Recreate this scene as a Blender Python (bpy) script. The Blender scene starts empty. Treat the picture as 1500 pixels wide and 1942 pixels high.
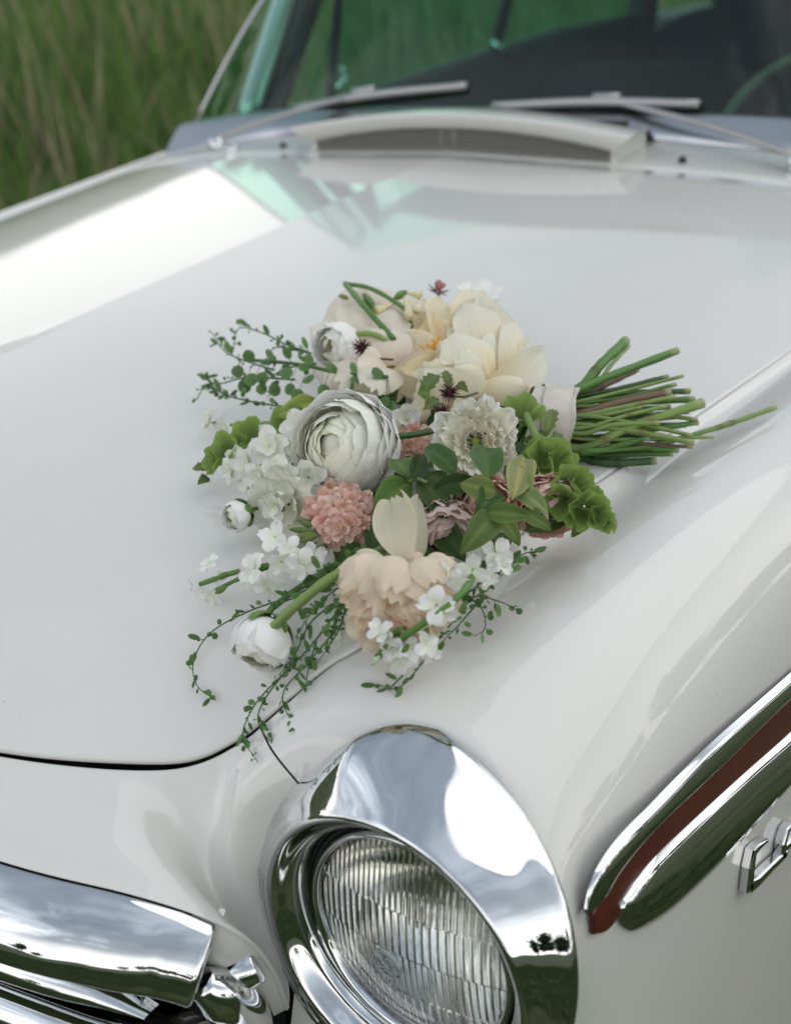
import bpy, math, random
import numpy as np
from mathutils import Vector, Matrix, Euler, Quaternion

rng = random.Random(7)
nrg = np.random.default_rng(7)
sc = bpy.context.scene
C = sc.collection

# ------------------------------------------------------------------ camera
CAM = np.array([1.402, -0.639, 1.386])
YAW, PITCH, ROLL, FPX = 0.668, 0.388, -0.067, 2598.0     # focal length in pixels of the 1500 x 1942 photograph
_f = np.array([-math.sin(YAW) * math.cos(PITCH), math.cos(YAW) * math.cos(PITCH), -math.sin(PITCH)])
_r = np.cross(_f, [0, 0, 1]); _r /= np.linalg.norm(_r)
_u = np.cross(_r, _f)
AR = math.cos(ROLL) * _r + math.sin(ROLL) * _u            # camera right
AU = -math.sin(ROLL) * _r + math.cos(ROLL) * _u           # camera up
AF = _f                                                   # camera forward
cam_d = bpy.data.cameras.new('camera')
cam = bpy.data.objects.new('camera', cam_d)
C.objects.link(cam)
cam.matrix_world = Matrix((
    (AR[0], AU[0], -AF[0], CAM[0]), (AR[1], AU[1], -AF[1], CAM[1]),
    (AR[2], AU[2], -AF[2], CAM[2]), (0, 0, 0, 1)))
cam_d.sensor_width = 36.0
cam_d.lens = FPX / 1942.0 * 36.0
cam_d.clip_start = 0.02
cam_d.clip_end = 600
cam_d.dof.use_dof = True
cam_d.dof.focus_distance = 1.17
cam_d.dof.aperture_fstop = 4.5
sc.camera = cam

# ------------------------------------------------------------------ sky, sun, exposure
SUN_EL, SUN_AZ = math.radians(56), math.radians(46)       # azimuth from +y towards +x
world = bpy.data.worlds.new('World')
sc.world = world
world.use_nodes = True
nt = world.node_tree
nt.nodes.clear()
N = lambda t, **k: _node(nt, t, **k)
def _node(tree, t, **k):
    n = tree.nodes.new(t)
    for a, v in k.items():
        setattr(n, a, v)
    return n
def math_node(tree, op, a, b=None, clamp=False):
    n = tree.nodes.new('ShaderNodeMath'); n.operation = op; n.use_clamp = clamp
    for i, v in enumerate((a, b)):
        if v is None: continue
        if isinstance(v, (int, float)): n.inputs[i].default_value = v
        else: tree.links.new(v, n.inputs[i])
    return n.outputs[0]
def ramp_node(tree, fac, stops):
    n = tree.nodes.new('ShaderNodeValToRGB')
    e = n.color_ramp.elements
    while len(e) < len(stops): e.new(0.5)
    for s, (p, c) in zip(e, stops):
        s.position = p; s.color = (c[0], c[1], c[2], 1) if len(c) == 3 else c
    tree.links.new(fac, n.inputs[0])
    return n.outputs[0]
def mix_node(tree, fac, a, b, mode='MIX'):
    n = tree.nodes.new('ShaderNodeMix'); n.data_type = 'RGBA'; n.blend_type = mode
    for i, v in ((0, fac), (6, a), (7, b)):
        if isinstance(v, (int, float)): n.inputs[i].default_value = v
        elif isinstance(v, tuple): n.inputs[i].default_value = v if len(v) == 4 else (*v, 1)
        else: tree.links.new(v, n.inputs[i])
    return n.outputs[2]
sky = N('ShaderNodeTexSky', sky_type='NISHITA', sun_disc=False, sun_elevation=SUN_EL, sun_rotation=SUN_AZ,
        air_density=1.0, dust_density=1.5, ozone_density=1.0)
tc = N('ShaderNodeTexCoord')
sep = N('ShaderNodeSeparateXYZ'); nt.links.new(tc.outputs['Generated'], sep.inputs[0])
zc = math_node(nt, 'ADD', math_node(nt, 'MAXIMUM', sep.outputs[2], 0.0), 0.22)
comb = N('ShaderNodeCombineXYZ')
nt.links.new(math_node(nt, 'DIVIDE', sep.outputs[0], zc), comb.inputs[0])
nt.links.new(math_node(nt, 'DIVIDE', sep.outputs[1], zc), comb.inputs[1])
comb.inputs[2].default_value = 3.7
rot = N('ShaderNodeMapping'); rot.inputs['Rotation'].default_value = (0, 0, math.radians(120))      # turns the cloud field about the zenith
nt.links.new(comb.outputs[0], rot.inputs[0])
cl = N('ShaderNodeTexNoise'); cl.inputs['Scale'].default_value = 0.75; cl.inputs['Detail'].default_value = 7
cl.inputs['Roughness'].default_value = 0.52; cl.inputs['Distortion'].default_value = 0.4
nt.links.new(rot.outputs[0], cl.inputs['Vector'])
cloud = ramp_node(nt, cl.outputs['Fac'], [(0.38, (1.2, 1.48, 1.78)), (0.50, (2.1, 2.45, 2.85)), (0.585, (4.8, 5.3, 5.9)), (0.67, (12.5, 12.4, 12.1))])
hz = ramp_node(nt, math_node(nt, 'ADD', sep.outputs[2], math_node(nt, 'MULTIPLY', math_node(nt, 'SUBTRACT', cl.outputs['Fac'], 0.5), 0.3)), [(0.0, (.88,) * 3), (0.24, (.82,) * 3), (0.42, (.14,) * 3), (0.75, (0,) * 3)])
cloud = mix_node(nt, hz, cloud, (10.8, 10.6, 10.1))   # overcast brightens towards the horizon
cl2 = N('ShaderNodeTexNoise'); cl2.inputs['Scale'].default_value = 0.9; cl2.inputs['Detail'].default_value = 6
comb2 = N('ShaderNodeVectorMath', operation='ADD'); comb2.inputs[1].default_value = (9.3, 4.1, 8.0)
nt.links.new(rot.outputs[0], comb2.inputs[0]); nt.links.new(comb2.outputs[0], cl2.inputs['Vector'])
cover = ramp_node(nt, cl2.outputs['Fac'], [(0.30, (0.72, 0.72, 0.72)), (0.42, (0.96, 0.96, 0.96))])
skyc = mix_node(nt, cover, sky.outputs[0], cloud)
bg = N('ShaderNodeBackground'); bg.inputs['Strength'].default_value = 0.1
nt.links.new(skyc, bg.inputs['Color'])
wo = N('ShaderNodeOutputWorld'); nt.links.new(bg.outputs[0], wo.inputs[0])

sd = bpy.data.lights.new('sun', 'SUN'); sd.energy = 0.5; sd.angle = math.radians(64); sd.color = (1.0, 0.96, 0.9)
sun = bpy.data.objects.new('sun', sd); C.objects.link(sun)
_s = Vector((math.sin(SUN_AZ) * math.cos(SUN_EL), math.cos(SUN_AZ) * math.cos(SUN_EL), math.sin(SUN_EL)))
sun.rotation_euler = _s.to_track_quat('Z', 'Y').to_euler()
sun.location = (0, 0, 8)

sc.render.engine = 'CYCLES'
sc.view_settings.view_transform = 'Standard'
sc.view_settings.look = 'None'
sc.view_settings.exposure = 0.98
sc.view_settings.gamma = 1.0
sc.view_settings.use_curve_mapping = False
sc.cycles.use_denoising = True
sc.cycles.max_bounces = 12
sc.cycles.diffuse_bounces = 7
sc.cycles.transparent_max_bounces = 12
sc.cycles.sample_clamp_indirect = 6.0
sc.cycles.caustics_refractive = False
sc.cycles.caustics_reflective = False

# ------------------------------------------------------------------ materials
def principled(name, col, rough=0.5, metal=0.0, coat=0.0, coat_rough=0.03, spec=0.5, trans=0.0, ior=1.45, subsurf=0.0):
    m = bpy.data.materials.new(name); m.use_nodes = True
    b = m.node_tree.nodes['Principled BSDF']
    b.inputs['Base Color'].default_value = (*col, 1)
    b.inputs['Roughness'].default_value = rough
    b.inputs['Metallic'].default_value = metal
    b.inputs['Coat Weight'].default_value = coat
    b.inputs['Coat Roughness'].default_value = coat_rough
    b.inputs['Specular IOR Level'].default_value = spec
    b.inputs['Transmission Weight'].default_value = trans
    b.inputs['IOR'].default_value = ior
    return m
def noise_col(m, c1, c2, scale, lo=0.35, hi=0.65, detail=4, coord='Object', bump=0.0, bscale=None, mapscale=None):
    t = m.node_tree; b = t.nodes['Principled BSDF']
    co = t.nodes.new('ShaderNodeTexCoord')
    src = co.outputs[coord]
    if mapscale:
        mp = t.nodes.new('ShaderNodeMapping'); mp.inputs['Scale'].default_value = mapscale
        t.links.new(src, mp.inputs[0]); src = mp.outputs[0]
    n = t.nodes.new('ShaderNodeTexNoise'); n.inputs['Scale'].default_value = scale; n.inputs['Detail'].default_value = detail
    t.links.new(src, n.inputs['Vector'])
    r = ramp_node(t, n.outputs['Fac'], [(lo, c1), (hi, c2)])
    t.links.new(r, b.inputs['Base Color'])
    if bump:
        n2 = t.nodes.new('ShaderNodeTexNoise'); n2.inputs['Scale'].default_value = bscale or scale; n2.inputs['Detail'].default_value = 3
        t.links.new(src, n2.inputs['Vector'])
        bp = t.nodes.new('ShaderNodeBump'); bp.inputs['Strength'].default_value = bump; bp.inputs['Distance'].default_value = 0.002
        t.links.new(n2.outputs['Fac'], bp.inputs['Height']); t.links.new(bp.outputs[0], b.inputs['Normal'])
    return m

M = {}
M['paint'] = noise_col(principled('cream_white_paint', (0.74, 0.725, 0.69), 0.32, coat=1.0, coat_rough=0.02, spec=0.3),
                       (0.675, 0.665, 0.635), (0.69, 0.68, 0.65), 5.0)
def add_dust(m):      # dust specks and a slight orange peel on the lacquer
    t = m.node_tree; b = t.nodes['Principled BSDF']
    co = t.nodes.new('ShaderNodeTexCoord')
    n = t.nodes.new('ShaderNodeTexNoise'); n.inputs['Scale'].default_value = 160; n.inputs['Detail'].default_value = 1
    t.links.new(co.outputs['Object'], n.inputs['Vector'])
    bp = t.nodes.new('ShaderNodeBump'); bp.inputs['Strength'].default_value = 0.022; bp.inputs['Distance'].default_value = 0.002
    t.links.new(n.outputs['Fac'], bp.inputs['Height']); t.links.new(bp.outputs[0], b.inputs['Coat Normal'])
    v = t.nodes.new('ShaderNodeTexVoronoi'); v.inputs['Scale'].default_value = 26
    t.links.new(co.outputs['Object'], v.inputs['Vector'])
    spk = math_node(t, 'LESS_THAN', v.outputs['Distance'], 0.021)
    old = b.inputs['Base Color'].links[0].from_socket
    t.links.new(mix_node(t, math_node(t, 'MULTIPLY', spk, 0.55), old, (0.22, 0.19, 0.15)), b.inputs['Base Color'])
    d = t.nodes.new('ShaderNodeTexNoise'); d.inputs['Scale'].default_value = 9; d.inputs['Detail'].default_value = 5
    t.links.new(co.outputs['Object'], d.inputs['Vector'])
    rr = ramp_node(t, d.outputs['Fac'], [(0.4, (0.012,) * 3), (0.75, (0.06,) * 3)])
    t.links.new(rr, b.inputs['Coat Roughness'])
add_dust(M['paint'])
M['chrome'] = principled('chrome', (0.69, 0.70, 0.71), 0.035, 1.0)
def chrome_wear(m):
    t = m.node_tree; b = t.nodes['Principled BSDF']
    co = t.nodes.new('ShaderNodeTexCoord')
    n = t.nodes.new('ShaderNodeTexNoise'); n.inputs['Scale'].default_value = 22; n.inputs['Detail'].default_value = 8
    t.links.new(co.outputs['Object'], n.inputs['Vector'])
    t.links.new(ramp_node(t, n.outputs['Fac'], [(0.45, (0.02,) * 3), (0.8, (0.16,) * 3)]), b.inputs['Roughness'])
    n2 = t.nodes.new('ShaderNodeTexNoise'); n2.inputs['Scale'].default_value = 14
    t.links.new(co.outputs['Object'], n2.inputs['Vector'])
    v = t.nodes.new('ShaderNodeTexVoronoi'); v.inputs['Scale'].default_value = 55
    t.links.new(co.outputs['Object'], v.inputs['Vector'])
    n3 = t.nodes.new('ShaderNodeTexNoise'); n3.inputs['Scale'].default_value = 9; t.links.new(co.outputs['Object'], n3.inputs['Vector'])
    spk = math_node(t, 'LESS_THAN', v.outputs['Distance'], math_node(t, 'MULTIPLY', math_node(t, 'SUBTRACT', n3.outputs['Fac'], 0.46, clamp=True), 0.22))
    t.links.new(mix_node(t, math_node(t, 'MULTIPLY', spk, 0.7), (0.69, 0.70, 0.71), (0.12, 0.09, 0.06)), b.inputs['Base Color'])
    bp = t.nodes.new('ShaderNodeBump'); bp.inputs['Strength'].default_value = 0.035; bp.inputs['Distance'].default_value = 0.004
    t.links.new(n2.outputs['Fac'], bp.inputs['Height']); t.links.new(bp.outputs[0], b.inputs['Normal'])
chrome_wear(M['chrome'])
M['steel'] = principled('dull_stainless_steel', (0.46, 0.45, 0.45), 0.42, 0.7)
M['band'] = principled('satin_bright_metal', (0.52, 0.53, 0.56), 0.28, 1.0)
M['rubber'] = principled('black_rubber', (0.018, 0.018, 0.018), 0.6)
M['dark'] = principled('dark_cavity', (0.012, 0.012, 0.012), 0.8)
M['red'] = noise_col(principled('maroon_red_paint', (0.09, 0.014, 0.011), 0.35, coat=0.6, coat_rough=0.08), (0.075, 0.011, 0.009), (0.10, 0.016, 0.012), 30)
M['gapshade'] = principled('gap_shade_black', (0.015, 0.014, 0.013), 0.8)
M['ventwire'] = principled('dusty_wire', (0.31, 0.30, 0.27), 0.6, 0.3)
M['ventback'] = principled('dusty_vent_box', (0.05, 0.045, 0.035), 0.9)
M['dash'] = principled('dark_dash_vinyl', (0.05, 0.047, 0.04), 0.55)
M['seat'] = principled('dark_seat_cloth', (0.012, 0.012, 0.015), 0.9)
M['lining'] = principled('grey_roof_lining', (0.10, 0.10, 0.10), 0.9)
M['ivory'] = principled('ivory_wheel_plastic', (0.16, 0.14, 0.10), 0.35)
M['reflector'] = principled('silvered_reflector', (0.85, 0.84, 0.80), 0.06, 1.0)
M['lens'] = principled('headlight_glass', (0.97, 0.98, 0.97), 0.0, trans=1.0, ior=1.5)
M['frosted'] = principled('moulded_glass_relief', (0.62, 0.65, 0.65), 0.25, trans=0.45, ior=1.45)
def tinted_glass(name, tint, refl=1.0):
    m = bpy.data.materials.new(name); m.use_nodes = True
    t = m.node_tree; t.nodes.clear()
    tr = t.nodes.new('ShaderNodeBsdfTransparent'); tr.inputs[0].default_value = (*tint, 1)
    gl = t.nodes.new('ShaderNodeBsdfGlossy'); gl.inputs['Roughness'].default_value = 0.0; gl.inputs[0].default_value = (1, 1, 1, 1)
    fr = t.nodes.new('ShaderNodeFresnel'); fr.inputs[0].default_value = 1.5
    mx = t.nodes.new('ShaderNodeMixShader'); t.links.new(math_node(t, 'MULTIPLY', fr.outputs[0], refl), mx.inputs[0])
    t.links.new(tr.outputs[0], mx.inputs[1]); t.links.new(gl.outputs[0], mx.inputs[2])
    o = t.nodes.new('ShaderNodeOutputMaterial'); t.links.new(mx.outputs[0], o.inputs[0])
    return m
M['glass'] = tinted_glass('green_tinted_glass', (0.46, 0.84, 0.70), 0.8)

# ------------------------------------------------------------------ helpers
def obj(name, v, f, mat, parent=None, smooth=True, label=None, cat=None, group=None, kind=None):
    me = bpy.data.meshes.new(name)
    me.from_pydata([tuple(map(float, p)) for p in v], [], [tuple(map(int, q)) for q in f])
    me.update()
    for m in (mat if isinstance(mat, (list, tuple)) else [mat]): me.materials.append(m)
    if smooth: me.shade_smooth()
    o = bpy.data.objects.new(name, me); C.objects.link(o)
    if parent is not None: o.parent = parent
    tag(o, label, cat, group, kind)
    return o
def tag(o, label=None, cat=None, group=None, kind=None):
    if label: o['label'] = label
    if cat: o['category'] = cat
    if group: o['group'] = group
    if kind: o['kind'] = kind
def empty(name, loc=(0, 0, 0), parent=None, label=None, cat=None, group=None):
    o = bpy.data.objects.new(name, None); o.empty_display_size = 0.05; C.objects.link(o)
    o.location = loc
    if parent is not None: o.parent = parent
    tag(o, label, cat, group)
    return o
def gridf(nu, nv, cu=False, cv=False, flip=False, off=0):
    fs = []
    for i in range(nu if cu else nu - 1):
        for j in range(nv if cv else nv - 1):
            a, b = i * nv + j, i * nv + (j + 1) % nv
            c, d = ((i + 1) % nu) * nv + (j + 1) % nv, ((i + 1) % nu) * nv + j
            fs.append((off + a, off + d, off + c, off + b) if flip else (off + a, off + b, off + c, off + d))
    return fs
class MB:                                                   # collects shapes into one mesh
    def __init__(s): s.v = []; s.f = []
    def add(s, v, f):
        k = len(s.v); s.v += [tuple(p) for p in v]; s.f += [tuple(i + k for i in q) for q in f]
    def box(s, c, d, rot=None):
        c = np.array(c, float); d = np.array(d, float) / 2
        p = np.array([(x, y, z) for x in (-1, 1) for y in (-1, 1) for z in (-1, 1)], float) * d
        if rot is not None: p = p @ np.array(rot).T
        s.add(p + c, [(0, 1, 3, 2), (4, 6, 7, 5), (0, 4, 5, 1), (2, 3, 7, 6), (0, 2, 6, 4), (1, 5, 7, 3)])
    def tube(s, pts, rad, n=8, cap=True, flat=1.0):
        v, f = tube(pts, rad, n, cap, flat); s.add(v, f)
    def build(s, name, mat, parent=None, **k): return obj(name, s.v, s.f, mat, parent, **k)
def frames(P):
    P = np.asarray(P, float)
    T = np.gradient(P, axis=0); T /= np.linalg.norm(T, axis=1)[:, None] + 1e-12
    up = np.array([0, 0, 1.0]) if abs(T[0][2]) < 0.9 else np.array([1.0, 0, 0])
    n = np.cross(T[0], up); n /= np.linalg.norm(n)
    Ns = []
    for t in T:
        n = n - t * (n @ t); n /= np.linalg.norm(n) + 1e-12
        Ns.append(n.copy())
    Ns = np.array(Ns)
    return T, Ns, np.cross(T, Ns)
def tube(pts, rad, n=8, cap=True, flat=1.0):
    P = np.asarray(pts, float); rad = np.broadcast_to(rad, (len(P),))
    T, A, B = frames(P)
    a = np.linspace(0, 2 * np.pi, n, endpoint=False)
    V = P[:, None] + rad[:, None, None] * (np.cos(a)[None, :, None] * A[:, None] + flat * np.sin(a)[None, :, None] * B[:, None])
    V = V.reshape(-1, 3); F = gridf(len(P), n, cv=True)
    if cap:
        F = F + [tuple(range(n))[::-1], tuple((len(P) - 1) * n + i for i in range(n))]
    return V.tolist(), F
def spline(pts, n):                                          # centripetal-free Catmull-Rom through the points
    P = np.asarray(pts, float)
    P = np.vstack([2 * P[0] - P[1], P, 2 * P[-1] - P[-2]])
    out = []
    m = len(P) - 3
    for t in np.linspace(0, m - 1e-9, n):
        i = int(t); u = t - i
        p0, p1, p2, p3 = P[i:i + 4]
        out.append(0.5 * (2 * p1 + (p2 - p0) * u + (2 * p0 - 5 * p1 + 4 * p2 - p3) * u * u + (3 * p1 - p0 - 3 * p2 + p3) * u ** 3))
    return np.array(out)
def bspl_basis(m, t):                                        # uniform cubic B-spline, ends reached through phantom points
    W = np.zeros((len(t), m))
    for k, x in enumerate(t):
        i = min(int(x), m - 2); u = x - i
        b = [(1 - u) ** 3 / 6, (3 * u ** 3 - 6 * u * u + 4) / 6, (-3 * u ** 3 + 3 * u * u + 3 * u + 1) / 6, u ** 3 / 6]
        for q in range(4):
            j = i - 1 + q
            if j < 0: W[k, 0] += 2 * b[q]; W[k, 1] -= b[q]
            elif j > m - 1: W[k, m - 1] += 2 * b[q]; W[k, m - 2] -= b[q]
            else: W[k, j] += b[q]
    return W
def smoothstep(a, b, x):
    t = np.clip((x - a) / (b - a), 0, 1); return t * t * (3 - 2 * t)
def ray(px, py): return AF + (px - 750) / FPX * AR - (py - 971) / FPX * AU
def on_x(px, py, x):
    d = ray(px, py); return CAM + d * (x - CAM[0]) / d[0]
def on_y(px, py, y):
    d = ray(px, py); return CAM + d * (y - CAM[1]) / d[1]
def on_z(px, py, z):
    d = ray(px, py); return CAM + d * (z - CAM[2]) / d[2]
# ------------------------------------------------------------------ ground, grass, woods
def terrain(x, y):
    x = np.asarray(x, float); y = np.asarray(y, float)
    b = np.maximum(0, -x - 2.2)
    z = 0.36 * b * smoothstep(0, 2.5, b)
    z = np.minimum(z, 4.2 + 0.04 * z)
    return z + 0.05 * np.sin(x * 0.9 + 1) * np.sin(y * 0.7) * smoothstep(1.5, 4, np.abs(x))
gx = np.concatenate([-np.geomspace(300, 20, 14), np.linspace(-19, 8, 82), np.geomspace(9, 300, 14)])
gy = np.concatenate([-np.geomspace(300, 12, 14), np.linspace(-11, 30, 60), np.geomspace(32, 300, 14)])
X, Y = np.meshgrid(gx, gy, indexing='ij')
M['ground'] = noise_col(principled('meadow_soil', (0.05, 0.065, 0.02), 0.95), (0.028, 0.045, 0.012), (0.07, 0.085, 0.028), 3.0, detail=6, bump=0.6, bscale=40)
obj('meadow_ground', np.stack([X, Y, terrain(X, Y)], -1).reshape(-1, 3), gridf(len(gx), len(gy)), M['ground'], kind='structure')

def attr_material(name, rough=0.7, transl=0.35):
    m = bpy.data.materials.new(name); m.use_nodes = True
    t = m.node_tree; b = t.nodes['Principled BSDF']
    a = t.nodes.new('ShaderNodeAttribute'); a.attribute_name = 'tint'
    t.links.new(a.outputs['Color'], b.inputs['Base Color'])
    b.inputs['Roughness'].default_value = rough
    tl = t.nodes.new('ShaderNodeBsdfTranslucent'); t.links.new(a.outputs['Color'], tl.inputs[0])
    mx = t.nodes.new('ShaderNodeMixShader'); mx.inputs[0].default_value = transl
    o = t.nodes['Material Output']
    t.links.new(b.outputs[0], mx.inputs[1]); t.links.new(tl.outputs[0], mx.inputs[2]); t.links.new(mx.outputs[0], o.inputs[0])
    return m
def fast_mesh(name, V, F, cols, mat, kind=None, label=None, cat=None):
    me = bpy.data.meshes.new(name)
    k = F.shape[1]
    me.vertices.add(len(V)); me.vertices.foreach_set('co', V.astype(np.float32).ravel())
    me.loops.add(F.size); me.loops.foreach_set('vertex_index', F.astype(np.int32).ravel())
    me.polygons.add(len(F)); me.polygons.foreach_set('loop_start', np.arange(0, F.size, k, dtype=np.int32))
    me.polygons.foreach_set('loop_total', np.full(len(F), k, dtype=np.int32))
    me.update(calc_edges=True)
    ca = me.color_attributes.new('tint', 'FLOAT_COLOR', 'POINT')
    ca.data.foreach_set('color', np.concatenate([cols, np.ones((len(cols), 1))], 1).astype(np.float32).ravel())
    me.materials.append(mat)
    o = bpy.data.objects.new(name, me); C.objects.link(o)
    tag(o, label, cat, None, kind)
    return o
def blades(x, y, h, w, lean, cols, segs=3):
    n = len(x)
    a = nrg.uniform(0, 2 * np.pi, n); la = nrg.normal(2.6, 0.9, n)
    wx, wy = np.cos(a) * w, np.sin(a) * w
    rows = []
    for k in range(segs + 1):
        t = k / segs
        ox = np.cos(la) * lean * t * t; oy = np.sin(la) * lean * t * t
        cz = terrain(x, y) + h * t * (1 - 0.25 * (lean / np.maximum(h, .01)) * t)
        ww = (1 - t) ** 0.7 + 0.04
        rows.append(np.stack([x + ox - wx * ww, y + oy - wy * ww, cz], -1))
        rows.append(np.stack([x + ox + wx * ww, y + oy + wy * ww, cz], -1))
    V = np.stack(rows, 1).reshape(-1, 3)
    base = np.arange(n)[:, None] * 2 * (segs + 1)
    F = np.concatenate([base + np.array([2 * k, 2 * k + 1, 2 * k + 3, 2 * k + 2]) for k in range(segs)], 0)
    return V, F, np.repeat(cols, 2 * (segs + 1), 0)
def patch(n, x0, x1, y0, y1):
    return nrg.uniform(x0, x1, n), nrg.uniform(y0, y1, n)
def clump(x, y):
    return 0.5 + 0.5 * np.sin(x * 2.3 + 1.7 * np.sin(y * 1.1)) * np.sin(y * 1.9 + 1.3 * np.sin(x * 1.7 + 2))
gr_m = attr_material('meadow_grass')
x, y = patch(150000, -13, -1.7, 0.5, 19)
k = clump(x, y); g = nrg.uniform(0, 1, len(x))[:, None]
cols = (1 - g) * np.array([0.048, 0.14, 0.022]) + g * np.array([0.19, 0.33, 0.065])
straw = (nrg.uniform(0, 1, len(x)) < 0.05 + 0.12 * k)[:, None]
cols = np.where(straw, np.array([0.24, 0.22, 0.10]) * nrg.uniform(.7, 1.1, (len(x), 1)), cols)
V, F, K = blades(x, y, nrg.uniform(.18, .5, len(x)) * (0.65 + 0.5 * k), nrg.uniform(.003, .008, len(x)), nrg.uniform(.05, .32, len(x)), cols)
fast_mesh('meadow_grass', V, F, K, gr_m, 'stuff', 'tall green meadow grass with straw stalks on the bank behind the car', 'grass')
x, y = patch(3200, -12, -1.9, 0.5, 18)
V, F, K = blades(x, y, nrg.uniform(.5, .85, len(x)), np.full(len(x), .004), nrg.uniform(.1, .35, len(x)), np.tile([0.33, 0.29, 0.17], (len(x), 1)) * nrg.uniform(.7, 1.1, (len(x), 1)))
h = nrg.uniform(.35, .75, len(x))
V2, F2, K2 = blades(x, y, h, np.full(len(x), .010), nrg.uniform(.1, .3, len(x)), np.tile([0.37, 0.32, 0.19], (len(x), 1)))
fast_mesh('seeding_grass', np.vstack([V, V2]), np.vstack([F, F2 + len(V)]), np.vstack([K, K2]), gr_m, 'stuff', 'tall pale seeding grass stalks leaning over the green meadow', 'grass')
x, y = patch(60000, -1.6, 7, -7, 1.2)
keep = (np.hypot(x - 1.4, y + .64) > .5) & ~((np.abs(x) < 1.05) & (y > -.2))
x, y = x[keep], y[keep]
g = nrg.uniform(0, 1, len(x))[:, None]
cols = (1 - g) * np.array([0.022, 0.058, 0.012]) + g * np.array([0.07, 0.12, 0.03])
V, F, K = blades(x, y, nrg.uniform(.05, .16, len(x)), nrg.uniform(.003, .006, len(x)), nrg.uniform(.02, .09, len(x)), cols, 2)
fast_mesh('short_grass', V, F, K, gr_m, 'stuff', 'short mown green grass in front of the car', 'grass')
# distant woods: leaf clumps and trunks far off on every side, seen mirrored in the paint and chrome
wv, wf, wc = [], [], []
cnt = 0
trees = []
for i in range(70):
    a = rng.uniform(0, 2 * math.pi)
    d = rng.uniform(45, 75)
    trees.append((d * math.cos(a), d * math.sin(a), rng.uniform(6, 11), rng.uniform(2.5, 4.5)))
for i in range(26):
    trees.append((rng.uniform(-75, -55), rng.uniform(-12, 110), rng.uniform(7, 10), rng.uniform(3, 5)))
for (tx, ty, th, tr) in trees:
    n = 420
    d = nrg.normal(0, 1, (n, 3)); d /= np.linalg.norm(d, axis=1)[:, None]
    rr = nrg.uniform(.55, 1, n)[:, None] * (0.75 + 0.35 * np.sin(d[:, :1] * 5 + tx) * np.sin(d[:, 1:2] * 6 + ty))
    p = d * rr * np.array([tr, tr, th * .42]) + np.array([tx, ty, float(terrain(tx, ty)) + th * .58])
    u1 = nrg.normal(0, 1, (n, 3)); u1 /= np.linalg.norm(u1, axis=1)[:, None]
    u2 = np.cross(u1, nrg.normal(0, 1, (n, 3))); u2 /= np.linalg.norm(u2, axis=1)[:, None]
    s = nrg.uniform(.35, .8, n)[:, None]
    q = np.stack([p - s * u1, p - s * u2 * .8, p + s * u1, p + s * u2 * .8], 1).reshape(-1, 3)
    wv.append(q); wf.append(np.arange(4 * n).reshape(-1, 4) + cnt); cnt += 4 * n
    wc.append(np.repeat(np.array([0.028, 0.05, 0.016]) * nrg.uniform(.6, 1.4, (n, 1)), 4, 0))
    z0 = float(terrain(tx, ty))
    b = np.array([[-.25, 0, 0], [.25, 0, 0], [.15, 0, th * .6], [-.15, 0, th * .6]]) + np.array([tx, ty, z0])
    b2 = np.array([[0, -.25, 0], [0, .25, 0], [0, .15, th * .6], [0, -.15, th * .6]]) + np.array([tx, ty, z0])
    wv += [b, b2]; wf.append(np.arange(8).reshape(2, 4) + cnt); cnt += 8
    wc.append(np.tile([0.05, 0.04, 0.03], (8, 1)))
fast_mesh('distant_woods', np.vstack(wv), np.vstack(wf), np.vstack(wc), attr_material('woodland_leaves', .8, .15), 'stuff', 'far-off belt of dark green trees round the meadow', 'woods')

# ------------------------------------------------------------------ the car
car = empty('classic_car', (0, 0, 0), None, 'cream white vintage car with chrome headlight hood and red side flash, bouquet on its bonnet', 'car')
def y_front(x): return -0.17 + 0.20 * np.asarray(x) ** 2
def x_gut(y): return 0.781 + 0.06 * np.clip(y, -0.05, 0.9) + 0.03 * np.clip(np.asarray(y) - 0.9, 0, 1)
def crown(u, y):                                             # fall from the ridge to the gutter
    y = np.asarray(y, float)
    drop = 0.035 + 0.045 * np.clip(y, -.1, .9) - 0.012 * np.clip(y - .9, 0, .6)
    lin = 0.019 + 0.004 * smoothstep(.0, .5, y)
    return lin * u + (drop - lin) * np.power(u, 2.2 + 2.4 * smoothstep(.2, 1.1, y))
def z_hood(x, y):
    x = np.abs(np.asarray(x, float)); y = np.asarray(y, float)
    u = np.minimum(x / x_gut(y), 1.15)
    z = 0.92 + 0.101 * y - crown(u, y)
    w_ = smoothstep(.54, .72, x); yy = y + .15 * np.maximum(0, .559 - x)
    z = z - (1 - w_) * 0.080 / (1 + np.exp(np.clip((yy - 0.013) / 0.035, -20, 20))) - w_ * 0.098 / (1 + np.exp(np.clip((yy - 0.048) / 0.027, -20, 20)))
    bead = 0.003 * np.exp(-(x / 0.008) ** 2) * (1 - smoothstep(.25, .5, y))
    return z + bead
def ring(a):                                                # rear edge of the headlight bezel, a in degrees
    a = math.radians(a); dg_ = math.degrees(a) % 360; cx, cz = (.143 if math.cos(a) > 0 else .131 - .0085 * float(smoothstep(140, 178, dg_) * (1 - smoothstep(225, 262, dg_)))) * math.cos(a), .140 * math.sin(a)
    rb_ = 1 + .085 * math.exp(-((math.degrees(a) % 360 - 104) / 20) ** 2); cx, cz = cx * rb_, cz * rb_
    return np.array([.877 + cx, max(-.017, .024 - (.115 * cx if cx > 0 else -.38 * cx) + .25 * cz), .704 + cz])
def zg(x, y): return float(z_hood(x, y))
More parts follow.
